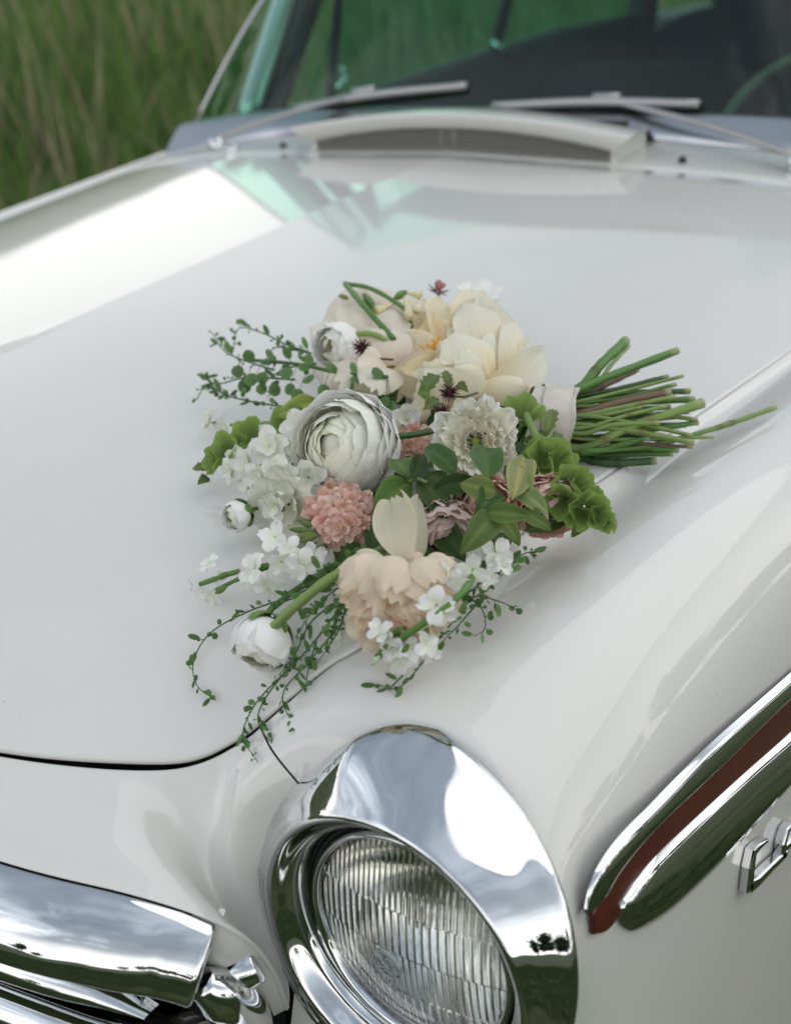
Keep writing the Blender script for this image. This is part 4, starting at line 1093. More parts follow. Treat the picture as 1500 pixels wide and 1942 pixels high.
# --- ranunculus
WHITE, WARM = (.92, .92, .895), (.88, .86, .74)
rings = [dict(n=5, L=112, W=44, a0=86, a1=-86, cup=1.0, ruf=.02, rb=4, zb=-44, tip=.05, c=(.86, .87, .60))] + shell_rings(100, 12, 10, 88, (.90, .90, .74), WHITE, ruf=.024, n0=6, r0=.50, flare=.35)
flower('ranunculus', 650, 848, .066, (-.50, .12, .84), rings, WARM, WHITE, 'large white ranunculus packed with swirled petals', roll=.7, n=(10, 9), core=43)
rings = [dict(n=7, L=34, W=26, a0=34, a1=-2, cup=1.4, ruf=.12, rb=12, c=WARM, jag=.07), dict(n=8, L=54, W=40, a0=50, a1=14, cup=1.3, ruf=.14, rb=12, c=(.88, .86, .72), jag=.07), dict(n=11, L=74, W=46, a0=64, a1=26, cup=1.2, ruf=.16, rb=10, jag=.09, c=(.88, .87, .77)),
         dict(n=7, L=82, W=56, a0=72, a1=36, cup=1.1, ruf=.15, rb=9, c=WARM, jag=.08), dict(n=11, L=90, W=60, a0=82, a1=46, cup=1.1, ruf=.12, rb=8, zb=-5, c=WHITE, jag=.07)]
e, u = flower('ranunculus', 903, 838, .082, (-.12, .0, .99), rings, WARM, WHITE, 'ruffled white ranunculus with a green button centre', roll=.2)
b = MB(); b.tube([(0, 0, 2 * u), (0, 0, 12 * u), (0, 0, 17 * u), (0, 0, 19 * u)], [9 * u, 9.5 * u, 6.5 * u, 1 * u], 12); b.build('button', M['button'], e)
tuft(e, u, 26, 15, 15, M['anther'], 'anthers', .9, 1.1, 2, 2.0)
def sepals(e, u, n, L, W, a0, a1, zb=-4, col=(.14, .24, .06)):
    for k in range(n):
        v, f, c, uv = petal(L * u, W * u, D(a0), D(a1), 1.0, .05, 4 * u, zb * u, 2 * math.pi * k / n + rng.uniform(-.2, .2), (7, 5), .4, 0, col, np.array(col) * 1.25, .02)
        cmesh('sepal', v, f, c, uv, M['leafm'], e)
rings = shell_rings(38, 5, 12, 60, WARM, WHITE, ruf=.04, n0=3, r0=.5, stretch=1.15)
e, u = flower('ranunculus', 636, 656, .078, (-.55, -.20, .65), rings, WHITE, WHITE, 'small white ranunculus seen from the side with green sepals', roll=.4); sepals(e, u, 4, 58, 26, 92, 5, -48)
rings = shell_rings(50, 5, 14, 58, WARM, WHITE, ruf=.03, n0=4, r0=.6, stretch=1.15)
e, u = flower('ranunculus', 494, 1226, .034, (-.30, -.82, .42), rings, WHITE, WHITE, 'white ranunculus drooping on a thick green stem', roll=.4); sepals(e, u, 5, 74, 40, 92, 8, -66)
rings = shell_rings(26, 4, 10, 55, (.86, .88, .70), WHITE, ruf=.03, n0=3, r0=.5, stretch=1.1)
e, u = flower('ranunculus_bud', 446, 980, .034, (-.72, -.28, .6), rings, WHITE, WHITE, 'small round white bud in a green calyx', roll=.4); sepals(e, u, 5, 44, 28, 90, -4, -34)
rings = [dict(n=5, L=62, W=56, a0=50, a1=10, cup=1.1, ruf=.08, rb=4, c=(.86, .87, .76)), dict(n=7, L=84, W=72, a0=76, a1=44, cup=1., ruf=.08, rb=4, c=(.86, .87, .78))]
flower('ranunculus', 548, 955, .034, (-.35, -.3, .9), rings, WARM, WHITE, 'pale greenish white ranunculus tucked low at the left', roll=.1)
flower('ranunculus', 905, 585, .028, (.1, .75, .6), [dict(n=6, L=58, W=54, a0=60, a1=20, cup=1.1, ruf=.05, rb=4, c=WHITE)], WHITE, WHITE, 'white ranunculus peeping out behind the cream peony')
# --- blush roses
PK = (.86, .66, .58)
def rose(px, py, h, face, R_, label, col=PK):
    rings = shell_rings(R_, 7, 12, 92, np.array(col) * np.array([1, .9, .88]), col, ruf=.06, n0=4, r0=.4, flare=.4)
    return flower('rose', px, py, h, face, rings, col, col, label, roll=px, core=R_ * .38)
rose(1042, 962, .040, (.28, -.35, .85), 58, 'ruffled blush pink bloom under the bright green bells')
rose(920, 958, .050, (-.05, -.2, .95), 54, 'blush pink bloom half hidden by dark leaves')
rose(845, 1012, .040, (.05, -.55, .8), 56, 'dusky pink bloom with a frilled edge', (.80, .66, .61))
# --- a loose guard petal standing up and folded along its length
fp = empty('folded_petal', (0, 0, 0), bouquet, 'greyish cream petal standing up and folded above the peach peony')
bpy.context.view_layer.update()
gpetal(fp, (778, 1064, .066), (752, 944, .084), 92, .05, .22, (-.45, .1), (.78, .70, .52), (.74, .70, .55), ruf=.10, curl=.16, jag=.06, wide=.55)
gpetal(fp, (786, 1062, .062), (786, 952, .074), 70, .10, -.25, (.7, .1), (.62, .56, .43), (.68, .64, .50), ruf=.09, curl=.10, jag=.06, wide=.5)
# --- double pink stock, white larkspur and stock florets
def floret_mesh(npet, layers, c, ruf=.12, a=(75, 45)):
    V, F, K, U = [], [], [], []
    for l in range(layers):
        for k in range(npet):
            v, f, cc, uv = petal(1 - .3 * l, .92 - .22 * l, D(a[0] - 26 * l), D(a[1] - 34 * l), 1.0, ruf, .06, .05 * l, 2 * math.pi * (k + .5 * l) / npet + rng.uniform(-.25, .25), (6, 5), .18, rng.uniform(-.5, .3), np.array(c) * np.array([.92, .96, .82]), np.array(c) * rng.uniform(.93, 1.04), .05, 1., .18)
            F += [tuple(i + len(V) for i in q) for q in f]; V += v.tolist(); K += cc.tolist(); U += uv.tolist()
    me = bpy.data.meshes.new('floret')
    me.from_pydata(V, [], F)
    ca = me.color_attributes.new('tint', 'FLOAT_COLOR', 'POINT'); ca.data.foreach_set('color', np.concatenate([np.array(K), np.ones((len(K), 1))], 1).astype(np.float32).ravel())
    pa = me.attributes.new('puv', 'FLOAT_VECTOR', 'POINT'); pa.data.foreach_set('vector', np.array(U, np.float32).ravel())
    me.materials.append(M['petal']); me.shade_smooth()
    return me
def put(name, me, px, py, h, r, face, parent=None, label=None):
    pos = P(px, py, h); u = mpx(1, pos)
    o = bpy.data.objects.new(name, me); C.objects.link(o); o.parent = parent or bouquet
    o.matrix_local = bq_local(frame_matrix(pos, wd(*face), None, rng.uniform(0, 6.28)) @ Matrix.Scale(r * u, 4))
    if label: o['label'] = label
    return o
SALMON = [floret_mesh(4, 2, c) for c in ((.85, .58, .50), (.86, .62, .54), (.84, .54, .46), (.87, .67, .60))]
WH4 = [floret_mesh(4, 1, (.90, .90, .88), .22, (a_, b_)) for a_, b_ in ((58, 112), (70, 100), (50, 95), (62, 125))] + [floret_mesh(4, 1, (.90, .90, .88), .2, (66, 104)) for _ in range(4)]
LARK = [floret_mesh(5, 2, (.88, .88, .83), .10, (80, 70)) for _ in range(3)]
SP = 'salmon pink stock floret'
for (cx, cy, rx, ry, n, h, r) in ((650, 978, 62, 50, 30, .062, 24), (785, 836, 44, 42, 17, .052, 21)):
    for k in range(n):
        a = k * 2.399; q = math.sqrt((k + .5) / n)
        ox, oy = rx * q * math.cos(a), ry * q * math.sin(a)
        put('stock_floret', rng.choice(SALMON), cx + ox, cy + oy, h - .022 * q * q, r * rng.uniform(.85, 1.15), (ox / rx * .8 + rng.uniform(-.3, .3), -oy / ry * .8 + rng.uniform(-.3, .3), .8), label=SP)
for (px, py, h, r, f) in ((512, 846, .060, 40, (-.2, .1, .95)), (530, 898, .058, 38, (-.1, -.15, .95)), (566, 808, .056, 36, (-.3, .3, .9)), (604, 795, .050, 34, (-.2, .4, .9)), (468, 880, .046, 34, (-.6, .1, .7)),
                       (585, 905, .050, 38, (0, -.2, .95)), (498, 940, .040, 30, (-.4, -.3, .8)), (440, 892, .036, 28, (-.7, -.1, .6)), (398, 800, .022, 24, (-.8, .2, .5)), (424, 812, .018, 20, (-.4, -.2, .8)), (632, 1195, .014, 36, (-.1, -.3, .9)),
                       (770, 795, .050, 30, (.1, .1, .95)), (490, 905, .050, 32, (-.5, -.2, .9)), (545, 925, .050, 34, (-.2, -.3, .9)), (560, 850, .056, 34, (-.2, .1, .95)), (470, 915, .034, 28, (-.7, -.4, .6)), (520, 960, .044, 30, (-.4, -.4, .8)), (446, 870, .040, 26, (-.6, .3, .7)), (598, 1030, .036, 34, (0, -.2, .9)), (700, 1012, .034, 30, (0, -.2, .9))):
    put('larkspur_floret', rng.choice(LARK), px, py, h, r, f, label='white frilled larkspur floret')
for (px, py, h, r, f) in ((520, 1018, .048, 32, (-.3, .3, .85)), (535, 1066, .042, 30, (0, -.4, .85)), (575, 1070, .046, 34, (.2, -.2, .9)), (482, 1080, .042, 34, (-.5, .3, .8)), (510, 1108, .038, 32, (.1, -.5, .8)), (398, 1068, .022, 22, (-.5, .6, .6)),
                       (402, 1128, .016, 26, (-.4, -.7, .6)), (365, 1108, .012, 16, (-1, -.1, .3)), (418, 1098, .020, 16, (-.3, .1, .9)),
                       (940, 1048, .052, 34, (.2, .3, .9)), (896, 1082, .070, 34, (-.2, -.2, .95)), (846, 1086, .078, 26, (-.9, .1, .5)), (925, 1092, .044, 28, (.5, -.4, .8)), (826, 1148, .078, 38, (-.3, .1, .95)),
                       (722, 1196, .066, 30, (-.6, .4, .7)), (758, 1248, .040, 36, (0, -.4, .9)), (806, 1222, .050, 28, (.5, .1, .8)), (735, 1214, .060, 22, (-.4, -.4, .8)), (790, 1246, .020, 24, (.4, -.5, .7)), (905, 1040, .045, 28, (-.3, .2, .9)), (552, 1042, .044, 28, (-.2, .4, .9)), (470, 1096, .034, 24, (-.6, -.2, .7)), (596, 1052, .042, 26, (.3, .3, .9)), (950, 1070, .046, 26, (.6, .1, .8)), (868, 1100, .072, 24, (-.3, -.3, .9)), (842, 1162, .064, 28, (.4, -.3, .9)), (745, 1228, .052, 26, (-.2, -.3, .9)), (782, 1232, .048, 26, (.2, .2, .9)), (815, 1240, .020, 24, (.5, -.4, .7))):
    put('stock_floret', rng.choice(WH4), px, py, h, r, f, label='white four petalled stock floret')
# --- leaves
def leaf(base, tip, w, col, fold=.5, droop=.15, twist=0., name='leaf', label=None, serr=0., n=(10, 7), parent=None):
    p0, p1 = P(*base), P(*tip)
    L = np.linalg.norm(p1 - p0); u = mpx(1, (p0 + p1) / 2); W = w * u
    ax = (p1 - p0) / L
    nr = -AF + AR * twist + AU * .25; nr = nr - ax * (nr @ ax); nr /= np.linalg.norm(nr)
    sd = np.cross(ax, nr)
    t = np.linspace(0, 1, n[0]); s = np.linspace(-1, 1, n[1])
    T, S = np.meshgrid(t, s, indexing='ij')
    wt = np.sin(np.pi * T ** rng.uniform(.66, .98)) ** rng.uniform(.6, .85) * (1 - .15 * T); wt[0] = .06; wt[-1] = .02
    if serr: wt = wt * (1 + serr * np.sin(T * 34) * (T > .1))
    ph = rng.uniform(0, 6)
    lat = S * wt * W / 2 * math.cos(fold * .6)
    hgt = np.abs(S) * wt * W / 2 * math.sin(fold) + droop * L * np.sin(np.pi * T) + .07 * W * np.sin(rng.uniform(7, 12) * T + ph) * np.abs(S) * np.sign(S + .01) - rng.uniform(-.1, .16) * L * T ** 3
    V = p0 + T[..., None] * L * ax + lat[..., None] * sd + hgt[..., None] * nr - BQ
    col = np.array(col) * rng.uniform(.75, 1.3) * np.array([rng.uniform(.85, 1.25), 1, rng.uniform(.85, 1.15)])
    mid = np.exp(-(S / .12) ** 2)[..., None]
    cols = col * (1 - mid) + col * np.array([1.7, 1.4, 1.4]) * mid
    edge = (np.abs(S) > .95)[..., None]
    cols = np.where(edge, col * np.array([1.5, 1.3, 1.2]), cols)
    puv = np.stack([np.abs(S) * 1.2 - T * .7, T, np.full_like(S, rng.uniform(0, 9))], -1)
    return cmesh(name, V.reshape(-1, 3), gridf(*n), cols.reshape(-1, 3), puv.reshape(-1, 3), M['leafm'], parent or bouquet, label)
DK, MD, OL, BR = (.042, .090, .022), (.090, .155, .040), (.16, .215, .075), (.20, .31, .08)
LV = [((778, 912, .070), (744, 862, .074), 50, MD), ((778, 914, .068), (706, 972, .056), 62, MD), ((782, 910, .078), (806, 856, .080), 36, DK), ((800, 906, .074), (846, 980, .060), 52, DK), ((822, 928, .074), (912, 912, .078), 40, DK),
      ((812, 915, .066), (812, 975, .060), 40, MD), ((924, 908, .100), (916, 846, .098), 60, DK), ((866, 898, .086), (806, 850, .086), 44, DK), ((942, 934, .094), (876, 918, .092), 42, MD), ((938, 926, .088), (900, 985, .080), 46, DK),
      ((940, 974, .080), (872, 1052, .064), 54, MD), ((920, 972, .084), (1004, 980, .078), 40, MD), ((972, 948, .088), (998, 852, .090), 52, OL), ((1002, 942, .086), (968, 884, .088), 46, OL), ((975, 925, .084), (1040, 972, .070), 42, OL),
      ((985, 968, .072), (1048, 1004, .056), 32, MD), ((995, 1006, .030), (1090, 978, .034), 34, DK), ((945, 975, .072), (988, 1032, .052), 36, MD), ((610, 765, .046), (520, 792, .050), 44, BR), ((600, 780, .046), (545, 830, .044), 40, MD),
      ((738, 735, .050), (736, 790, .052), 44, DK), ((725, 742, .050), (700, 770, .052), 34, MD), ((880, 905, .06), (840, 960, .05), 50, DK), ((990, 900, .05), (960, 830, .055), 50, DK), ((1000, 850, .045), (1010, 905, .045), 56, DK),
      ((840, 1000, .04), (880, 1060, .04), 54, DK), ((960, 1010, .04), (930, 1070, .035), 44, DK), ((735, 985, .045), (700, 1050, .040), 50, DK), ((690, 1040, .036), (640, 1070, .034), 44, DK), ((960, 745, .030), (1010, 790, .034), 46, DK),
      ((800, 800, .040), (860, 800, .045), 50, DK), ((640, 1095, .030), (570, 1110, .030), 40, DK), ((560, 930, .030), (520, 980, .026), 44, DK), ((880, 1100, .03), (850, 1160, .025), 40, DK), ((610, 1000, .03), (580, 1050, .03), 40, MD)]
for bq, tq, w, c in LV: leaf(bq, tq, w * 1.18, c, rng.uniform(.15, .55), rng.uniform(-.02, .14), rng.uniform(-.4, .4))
for bq, tq, w in (((1035, 830, .060), (1050, 772, .066), 30), ((1030, 835, .058), (1020, 815, .060), 24), ((1040, 850, .058), (1062, 815, .060), 26), ((1020, 845, .056), (995, 830, .058), 24), ((800, 745, .092), (832, 712, .094), 34), ((832, 760, .090), (806, 775, .092), 34),
                  ((852, 735, .094), (842, 706, .096), 22), ((868, 728, .094), (886, 742, .094), 22), ((815, 745, .092), (792, 748, .092), 34), ((395, 905, .020), (376, 918, .018), 22), ((400, 890, .022), (362, 886, .020), 20)):
    leaf(bq, tq, w, MD, .4, .1, rng.uniform(-.3, .3), serr=.22, n=(18, 5))
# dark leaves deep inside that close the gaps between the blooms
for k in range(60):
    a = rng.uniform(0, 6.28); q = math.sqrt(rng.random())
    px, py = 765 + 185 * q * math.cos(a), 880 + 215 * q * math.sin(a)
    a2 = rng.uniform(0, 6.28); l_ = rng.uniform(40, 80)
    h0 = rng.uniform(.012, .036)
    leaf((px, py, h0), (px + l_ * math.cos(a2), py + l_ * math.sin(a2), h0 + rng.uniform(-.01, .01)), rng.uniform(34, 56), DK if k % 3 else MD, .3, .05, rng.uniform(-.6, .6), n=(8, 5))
# --- bells of Ireland: pale green papery cups
def bell_mesh():
    n, m = 26, 9
    V, K, U = [], [], []
    ph = rng.uniform(0, 6)
    for i in range(n):
        a = 2 * math.pi * i / n
        for j in range(m):
            t = j / (m - 1)
            lob = 1 + .10 * t * math.cos(5 * a + ph) + .05 * t * math.cos(9 * a + 2 * ph)
            r = (.10 + .95 * t ** .75) * lob; z = .85 * t ** 1.5 - .12 * t ** 4 + .16 * t * t * math.sin(5 * a + ph) + .07 * t ** 3 * math.sin(13 * a)
            V.append((r * math.cos(a), r * math.sin(a), z - .35))
            vein = math.exp(-(((5 * a + ph) % (2 * math.pi) - math.pi) / .35) ** 2)
            K.append(np.array([.235, .345, .095]) * (.72 + .62 * t ** 2 + .5 * vein)); U.append((a * 3, t, ph))
    me = bpy.data.meshes.new('bell')
    me.from_pydata(V, [], gridf(n, m, cu=True))
    ca = me.color_attributes.new('tint', 'FLOAT_COLOR', 'POINT'); ca.data.foreach_set('color', np.concatenate([np.array(K), np.ones((len(K), 1))], 1).astype(np.float32).ravel())
    pa = me.attributes.new('puv', 'FLOAT_VECTOR', 'POINT'); pa.data.foreach_set('vector', np.array(U, np.float32).ravel())
    me.materials.append(M['bellm']); me.shade_smooth(); return me
M['bellm'] = petal_material('bell_skin', .5, .42, 4.0, .8)
BELLS = [bell_mesh() for _ in range(5)]
for (px, py, h, r, f) in ((990, 785, .066, 38, (.1, .6, .7)), (1012, 770, .060, 26, (.5, .7, .5)), (1040, 872, .064, 44, (.2, .5, .8)), (1062, 886, .058, 38, (.6, .3, .7)), (1022, 868, .066, 32, (-.4, .4, .8)), (1082, 925, .056, 42, (.3, .2, .9)),
                       (1070, 950, .052, 34, (-.4, -.3, .8)), (1105, 930, .052, 36, (.6, .5, .6)), (1112, 962, .050, 36, (.2, -.3, .9)), (1128, 950, .046, 28, (.7, .5, .5)), (1135, 978, .044, 26, (.3, -.3, .9)), (1100, 978, .044, 28, (-.1, -.6, .8)), (1150, 978, .040, 18, (.8, .3, .5)), (1152, 995, .038, 16, (.4, -.6, .6)),
                       (428, 858, .040, 36, (-.6, .3, .7)), (405, 876, .034, 26, (-.8, .0, .5)), (445, 842, .042, 24, (-.2, .7, .6)), (472, 828, .044, 34, (-.5, .4, .8)), (545, 800, .044, 32, (-.3, .5, .8))):
    put('bell_bract', rng.choice(BELLS), px, py, h, r, f, label='bright green papery bell of the bells of Ireland')
leaf((1165, 985, .036), (1163, 1012, .028), 12, BR, .4, .1); leaf((1100, 1000, .020), (1083, 1018, .016), 22, MD, .4, .1)
# --- geum seed heads
for (px, py, h, r) in ((687, 660, .094), (852, 743, .108), (837, 784, .108)) and [(687, 660, .094, 20), (852, 743, .104, 21), (837, 784, .104, 20)]:
    pos = P(px, py, h); u = mpx(1, pos); b = MB()
    for k in range(110):
        d = np.array([rng.gauss(0, 1) for _ in range(3)]); d /= np.linalg.norm(d)
        b.tube([d * 5 * u, d * r * .6 * u, d * r * rng.uniform(.8, 1.15) * u + np.array([rng.uniform(-2, 2) for _ in range(3)]) * u], [1.3 * u, .8 * u, .35 * u], 4)
    nn = 10
    v = [(8 * u * math.sin(math.pi * i / 9) * math.cos(2 * math.pi * j / 10), 8 * u * math.sin(math.pi * i / 9) * math.sin(2 * math.pi * j / 10), 8 * u * math.cos(math.pi * i / 9)) for i in range(10) for j in range(10)]
    b.add(v, gridf(10, 10, cv=True))
    o = b.build('seed_head', M['maroon'], bouquet, label='dark maroon bristly seed head'); o.location = pos - BQ
e, u = flower('geum_flower', 830, 552, .070, (.25, .75, .5), [dict(n=5, L=20, W=18, a0=25, a1=20, cup=1., ruf=.08, rb=2, c=(.62, .30, .30))], (.62, .3, .3), (.62, .3, .3), 'small pink flower with maroon sepals standing above the peony'); STEMS.pop()
for k in range(6):
    v, f, c, uv = petal(24 * u, 9 * u, D(95), D(50), 1., .05, 2 * u, -2 * u, k * 1.047, (6, 4), .5, 0, (.06, .012, .018), (.09, .02, .025)); cmesh('sepal', v, f, c, uv, M['petal'], e)
# --- stems
def stem(pts, w, col, col2=None, name='stem', label=None, n=18, sides=9, parent=None, endflare=0, joints=True):
    P3 = [P(*q) if len(q) == 3 else np.array(q[0]) for q in pts]
    q = spline(P3, n); u = mpx(1, q[len(q) // 2])
    r = np.full(n, w * u / 2.0)
    if endflare: r[-2:] *= 1 + endflare
    if joints: r *= 1 + .07 * np.array([math.sin(i * 1.9 + w) for i in range(n)])
    v, f = tube(q - BQ, r, sides)
    c = np.array(col) * rng.uniform(.85, 1.15); c2 = np.array(col2 if col2 is not None else np.array(col) * rng.uniform(.8, 1.2))
    g = np.repeat(np.linspace(0, 1, n), sides)[:, None]
    streak = np.tile(np.array([rng.uniform(.85, 1.15) for _ in range(sides)]), n)[:, None]
    K_ = (c * (1 - g) + c2 * g) * streak
    if name == 'cut_stem':
        K_[-sides:] = np.array([.36, .38, .20])
        for nd in range(rng.randint(0, 2)):
            i_ = rng.randint(6, n - 5); K_[i_ * sides:(i_ + 1) * sides] *= np.array([.75, .5, .5])
            vv = np.array(v); ctr = vv[i_ * sides:(i_ + 1) * sides].mean(0); vv[i_ * sides:(i_ + 1) * sides] = ctr + (vv[i_ * sides:(i_ + 1) * sides] - ctr) * 1.22; v = vv.tolist()
    return cmesh(name, v, f, K_, None, M['stemm'], parent or bouquet, label)
GR, LG, DG, BN = (.085, .19, .035), (.19, .28, .075), (.035, .10, .02), (.135, .085, .05)
CUT = [((1090, 742, .040), (1140, 690, .044), (1186, 646, .048), 19, GR, 0), ((1120, 735, .036), (1160, 690, .040), (1192, 656, .044), 8, LG, 0), ((1080, 745, .046), (1150, 716, .052), (1284, 665, .058), 16, GR, 0), ((1100, 748, .030), (1150, 728, .030), (1208, 700, .032), 14, BN, 0),
       ((1095, 752, .034), (1170, 738, .034), (1266, 714, .034), 10, DG, 0), ((1092, 762, .048), (1180, 742, .050), (1295, 713, .050), 7, LG, 0), ((1095, 765, .036), (1180, 755, .036), (1281, 729, .036), 9, GR, 0), ((1100, 758, .026), (1200, 745, .024), (1307, 742, .024), 12, DG, 0),
       ((1098, 785, .046), (1170, 765, .048), (1270, 744, .050), 18, BN, 0), ((1098, 788, .054), (1170, 774, .056), (1280, 752, .054), 9, LG, 0), ((1100, 778, .034), (1200, 764, .034), (1316, 757, .032), 13, GR, 0), ((1098, 850, .052), (1190, 812, .056), (1332, 764, .048), 17, LG, .22),
       ((1105, 770, .040), (1200, 780, .042), (1322, 796, .034), 8, LG, 0), ((1100, 830, .038), (1210, 818, .038), (1323, 801, .030), 11, GR, 0), ((1120, 790, .056), (1220, 806, .056), (1311, 826, .036), 8, LG, 0), ((1105, 806, .056), (1200, 818, .056), (1315, 840, .034), 12, LG, 0),
       ((1104, 832, .054), (1220, 832, .048), (1352, 829, .026), 7, LG, 0), ((1104, 834, .044), (1200, 840, .040), (1313, 848, .024), 7, BN, 0), ((1100, 852, .036), (1200, 848, .032), (1286, 853, .020), 12, GR, 0), ((1100, 862, .030), (1200, 862, .024), (1276, 861, .018), 10, GR, 0),
       ((1098, 866, .020), (1160, 878, .010), (1244, 874, .008), 15, DG, 0), ((1100, 858, .040), (1150, 850, .044), (1230, 828, .042), 12, GR, 0), ((1095, 800, .030), (1200, 792, .028), (1305, 780, .026), 11, DG, 0), ((1098, 815, .024), (1200, 808, .022), (1300, 806, .020), 11, DG, 0),
       ((1100, 840, .024), (1200, 830, .022), (1280, 836, .016), 11, DG, 0), ((1095, 790, .052), (1150, 786, .056), (1215, 772, .054), 9, LG, 0), ((1100, 812, .058), (1180, 790, .060), (1262, 770, .056), 8, LG, 0), ((1095, 772, .026), (1170, 778, .024), (1270, 772, .022), 11, GR, 0),
       ((1100, 822, .058), (1160, 806, .060), (1250, 802, .052), 10, LG, 0), ((1100, 848, .020), (1190, 856, .014), (1262, 848, .010), 12, DG, 0), ((1095, 780, .020), (1180, 790, .016), (1260, 790, .014), 12, DG, 0), ((1100, 800, .044), (1180, 800, .044), (1290, 790, .036), 9, GR, 0)]
for a_, b_, c_, w, col, fl in CUT:
    hm = lambda q_, k_, f_: (q_[0], q_[1], max(.006, .037 - (q_[1] - 800) * k_ + (q_[2] - .038) * f_))
    s0 = hm((a_[0] - 95, 795 + (a_[1] - 800) * .45, a_[2]), .00046, .3); b_ = hm(b_, .00036, .45); c_ = hm(c_, .00026, .6); a_ = hm(a_, .00046, .4)
    stem([s0, a_, b_, c_], w, col, name='cut_stem', endflare=fl, n=22)
stem([(1100, 856, .022), (1230, 846, .018), (1330, 820, .016), (1400, 798, .015), (1470, 773, .014)], 10, GR, LG, name='cut_stem', n=24, label='single long stem reaching past the others')
HB = P(1010, 795, .030)
for foot, fc, u in STEMS:
    mid = foot - fc * .035
    mid2 = (mid * .55 + HB * .45) + np.array([0, 0, -.008])
    v, f = tube(spline([foot, mid, mid2, HB], 14) - BQ, .0028, 7)
    cmesh('stem', v, f, np.tile(np.array(GR) * rng.uniform(.7, 1.2), (len(v), 1)), None, M['stemm'], bouquet)
for pts, w, c in (([(655, 538, .090), (690, 580, .094), (746, 643, .084)], 12, GR), ([(655, 538, .090), (700, 546, .092), (745, 570, .090), (772, 592, .084), (780, 622, .070)], 9, GR), ([(652, 650, .084), (680, 634, .090), (715, 636, .088), (748, 660, .074)], 11, LG), ([(742, 829, .078), (785, 824, .074), (826, 816, .070)], 13, DG),
                  ([(512, 1196, .052), (560, 1150, .058), (630, 1095, .060), (730, 1040, .054)], 20, LG), ([(470, 968, .032), (500, 962, .032), (540, 965, .030)], 8, GR), ([(900, 1084, .062), (880, 1120, .074), (835, 1160, .074), (770, 1205, .058), (716, 1246, .034)], 14, GR),
                  ([(620, 1034, .042), (540, 1064, .040), (450, 1084, .034), (380, 1108, .016)], 10, GR), ([(540, 1064, .036), (460, 1095, .030), (408, 1120, .018)], 8, GR), ([(735, 715, .082), (640, 706, .076), (560, 690, .068), (464, 682, .058)], 7, DG), ([(997, 786, .066), (1012, 820, .066), (1035, 872, .060)], 15, BR),
                  ([(1040, 880, .050), (1090, 935, .044), (1150, 990, .034)], 9, BR), ([(480, 845, .036), (440, 862, .034), (395, 888, .022)], 7, BR), ([(700, 675, .086), (720, 680, .080), (745, 682, .070)], 4, (.06, .03, .02)), ([(850, 750, .100), (880, 752, .09), (905, 745, .08)], 5, (.09, .06, .03)), ([(830, 556, .066), (838, 572, .050), (850, 600, .03)], 4, (.06, .02, .02)),
                  ([(555, 880, .05), (545, 930, .045), (560, 960, .03)], 6, GR), ([(460, 905, .036), (500, 880, .05), (540, 850, .046)], 6, LG), ([(810, 915, .078), (790, 908, .076), (776, 914, .07)], 7, OL), ([(398, 800, .02), (440, 806, .02), (520, 800, .03)], 6, LG)):
    stem(pts, w, c)
# half-closed stock buds beside the salmon cluster, and wilted freesia trumpets by the bent stems
for (x0, y0, x1, y1, w, c, cn) in ((600, 1000, 562, 985, 14, (.15, .20, .07), 'bud'), (600, 1008, 548, 1004, 14, (.14, .21, .06), 'bud'), (600, 1012, 556, 1020, 14, (.20, .22, .07), 'bud'), (604, 1014, 566, 1028, 14, (.16, .22, .06), 'bud'), (618, 992, 592, 1006, 22, (.72, .40, .33), 'bud'), (590, 985, 570, 980, 14, (.5, .33, .26), 'bud'),
                               (660, 566, 642, 560, 10, (.20, .25, .09), 'bud'), (690, 558, 712, 590, 16, (.14, .24, .06), 'bud'), (748, 566, 772, 552, 15, (.15, .25, .06), 'bud'), (746, 576, 712, 590, 17, (.78, .70, .45), 'trumpet'), (772, 556, 800, 560, 18, (.78, .70, .40), 'trumpet'), (768, 562, 776, 600, 16, (.80, .73, .50), 'trumpet'), (800, 565, 790, 590, 14, (.80, .74, .52), 'trumpet'),
                               (440, 1176, 452, 1160, 8, (.13, .22, .05), 'bud'), (412, 1098, 436, 1085, 12, (.14, .24, .06), 'bud'), (430, 1112, 408, 1126, 12, (.14, .24, .06), 'bud'), (500, 1080, 486, 1066, 12, (.14, .24, .06), 'bud'), (770, 1190, 738, 1206, 14, (.14, .25, .06), 'bud'), (812, 1190, 800, 1216, 14, (.14, .25, .06), 'bud'), (750, 1212, 718, 1236, 14, (.14, .25, .06), 'bud'), (775, 1222, 760, 1240, 12, (.14, .25, .06), 'bud'), (720, 1244, 704, 1262, 12, (.6, .68, .45), 'bud')):
    hh = .088 if y0 < 620 else (.050 if x0 < 640 and y0 < 1040 else (.054 if x0 > 700 else .034))
    p0, p1 = P(x0, y0, hh), P(x1, y1, hh - .002); u = mpx(1, p0); q = spline([p0, (p0 + p1) / 2, p1], 9)
    v, f = tube(q - BQ, w * u / 2 * np.array([.35, .62, .85, 1, 1, .92, .78, .5, .12] if cn == 'bud' else [.3, .34, .4, .5, .62, .75, .9, 1.05, 1.15]), 9)
    cmesh(cn, v, f, np.tile(c, (len(v), 1)) * np.array([rng.uniform(.88, 1.1) for _ in v])[:, None], np.array([((i % 9) * .3, i / 81, x0) for i in range(len(v))]), M['leafm' if c[1] > c[0] else 'petal'], bouquet)
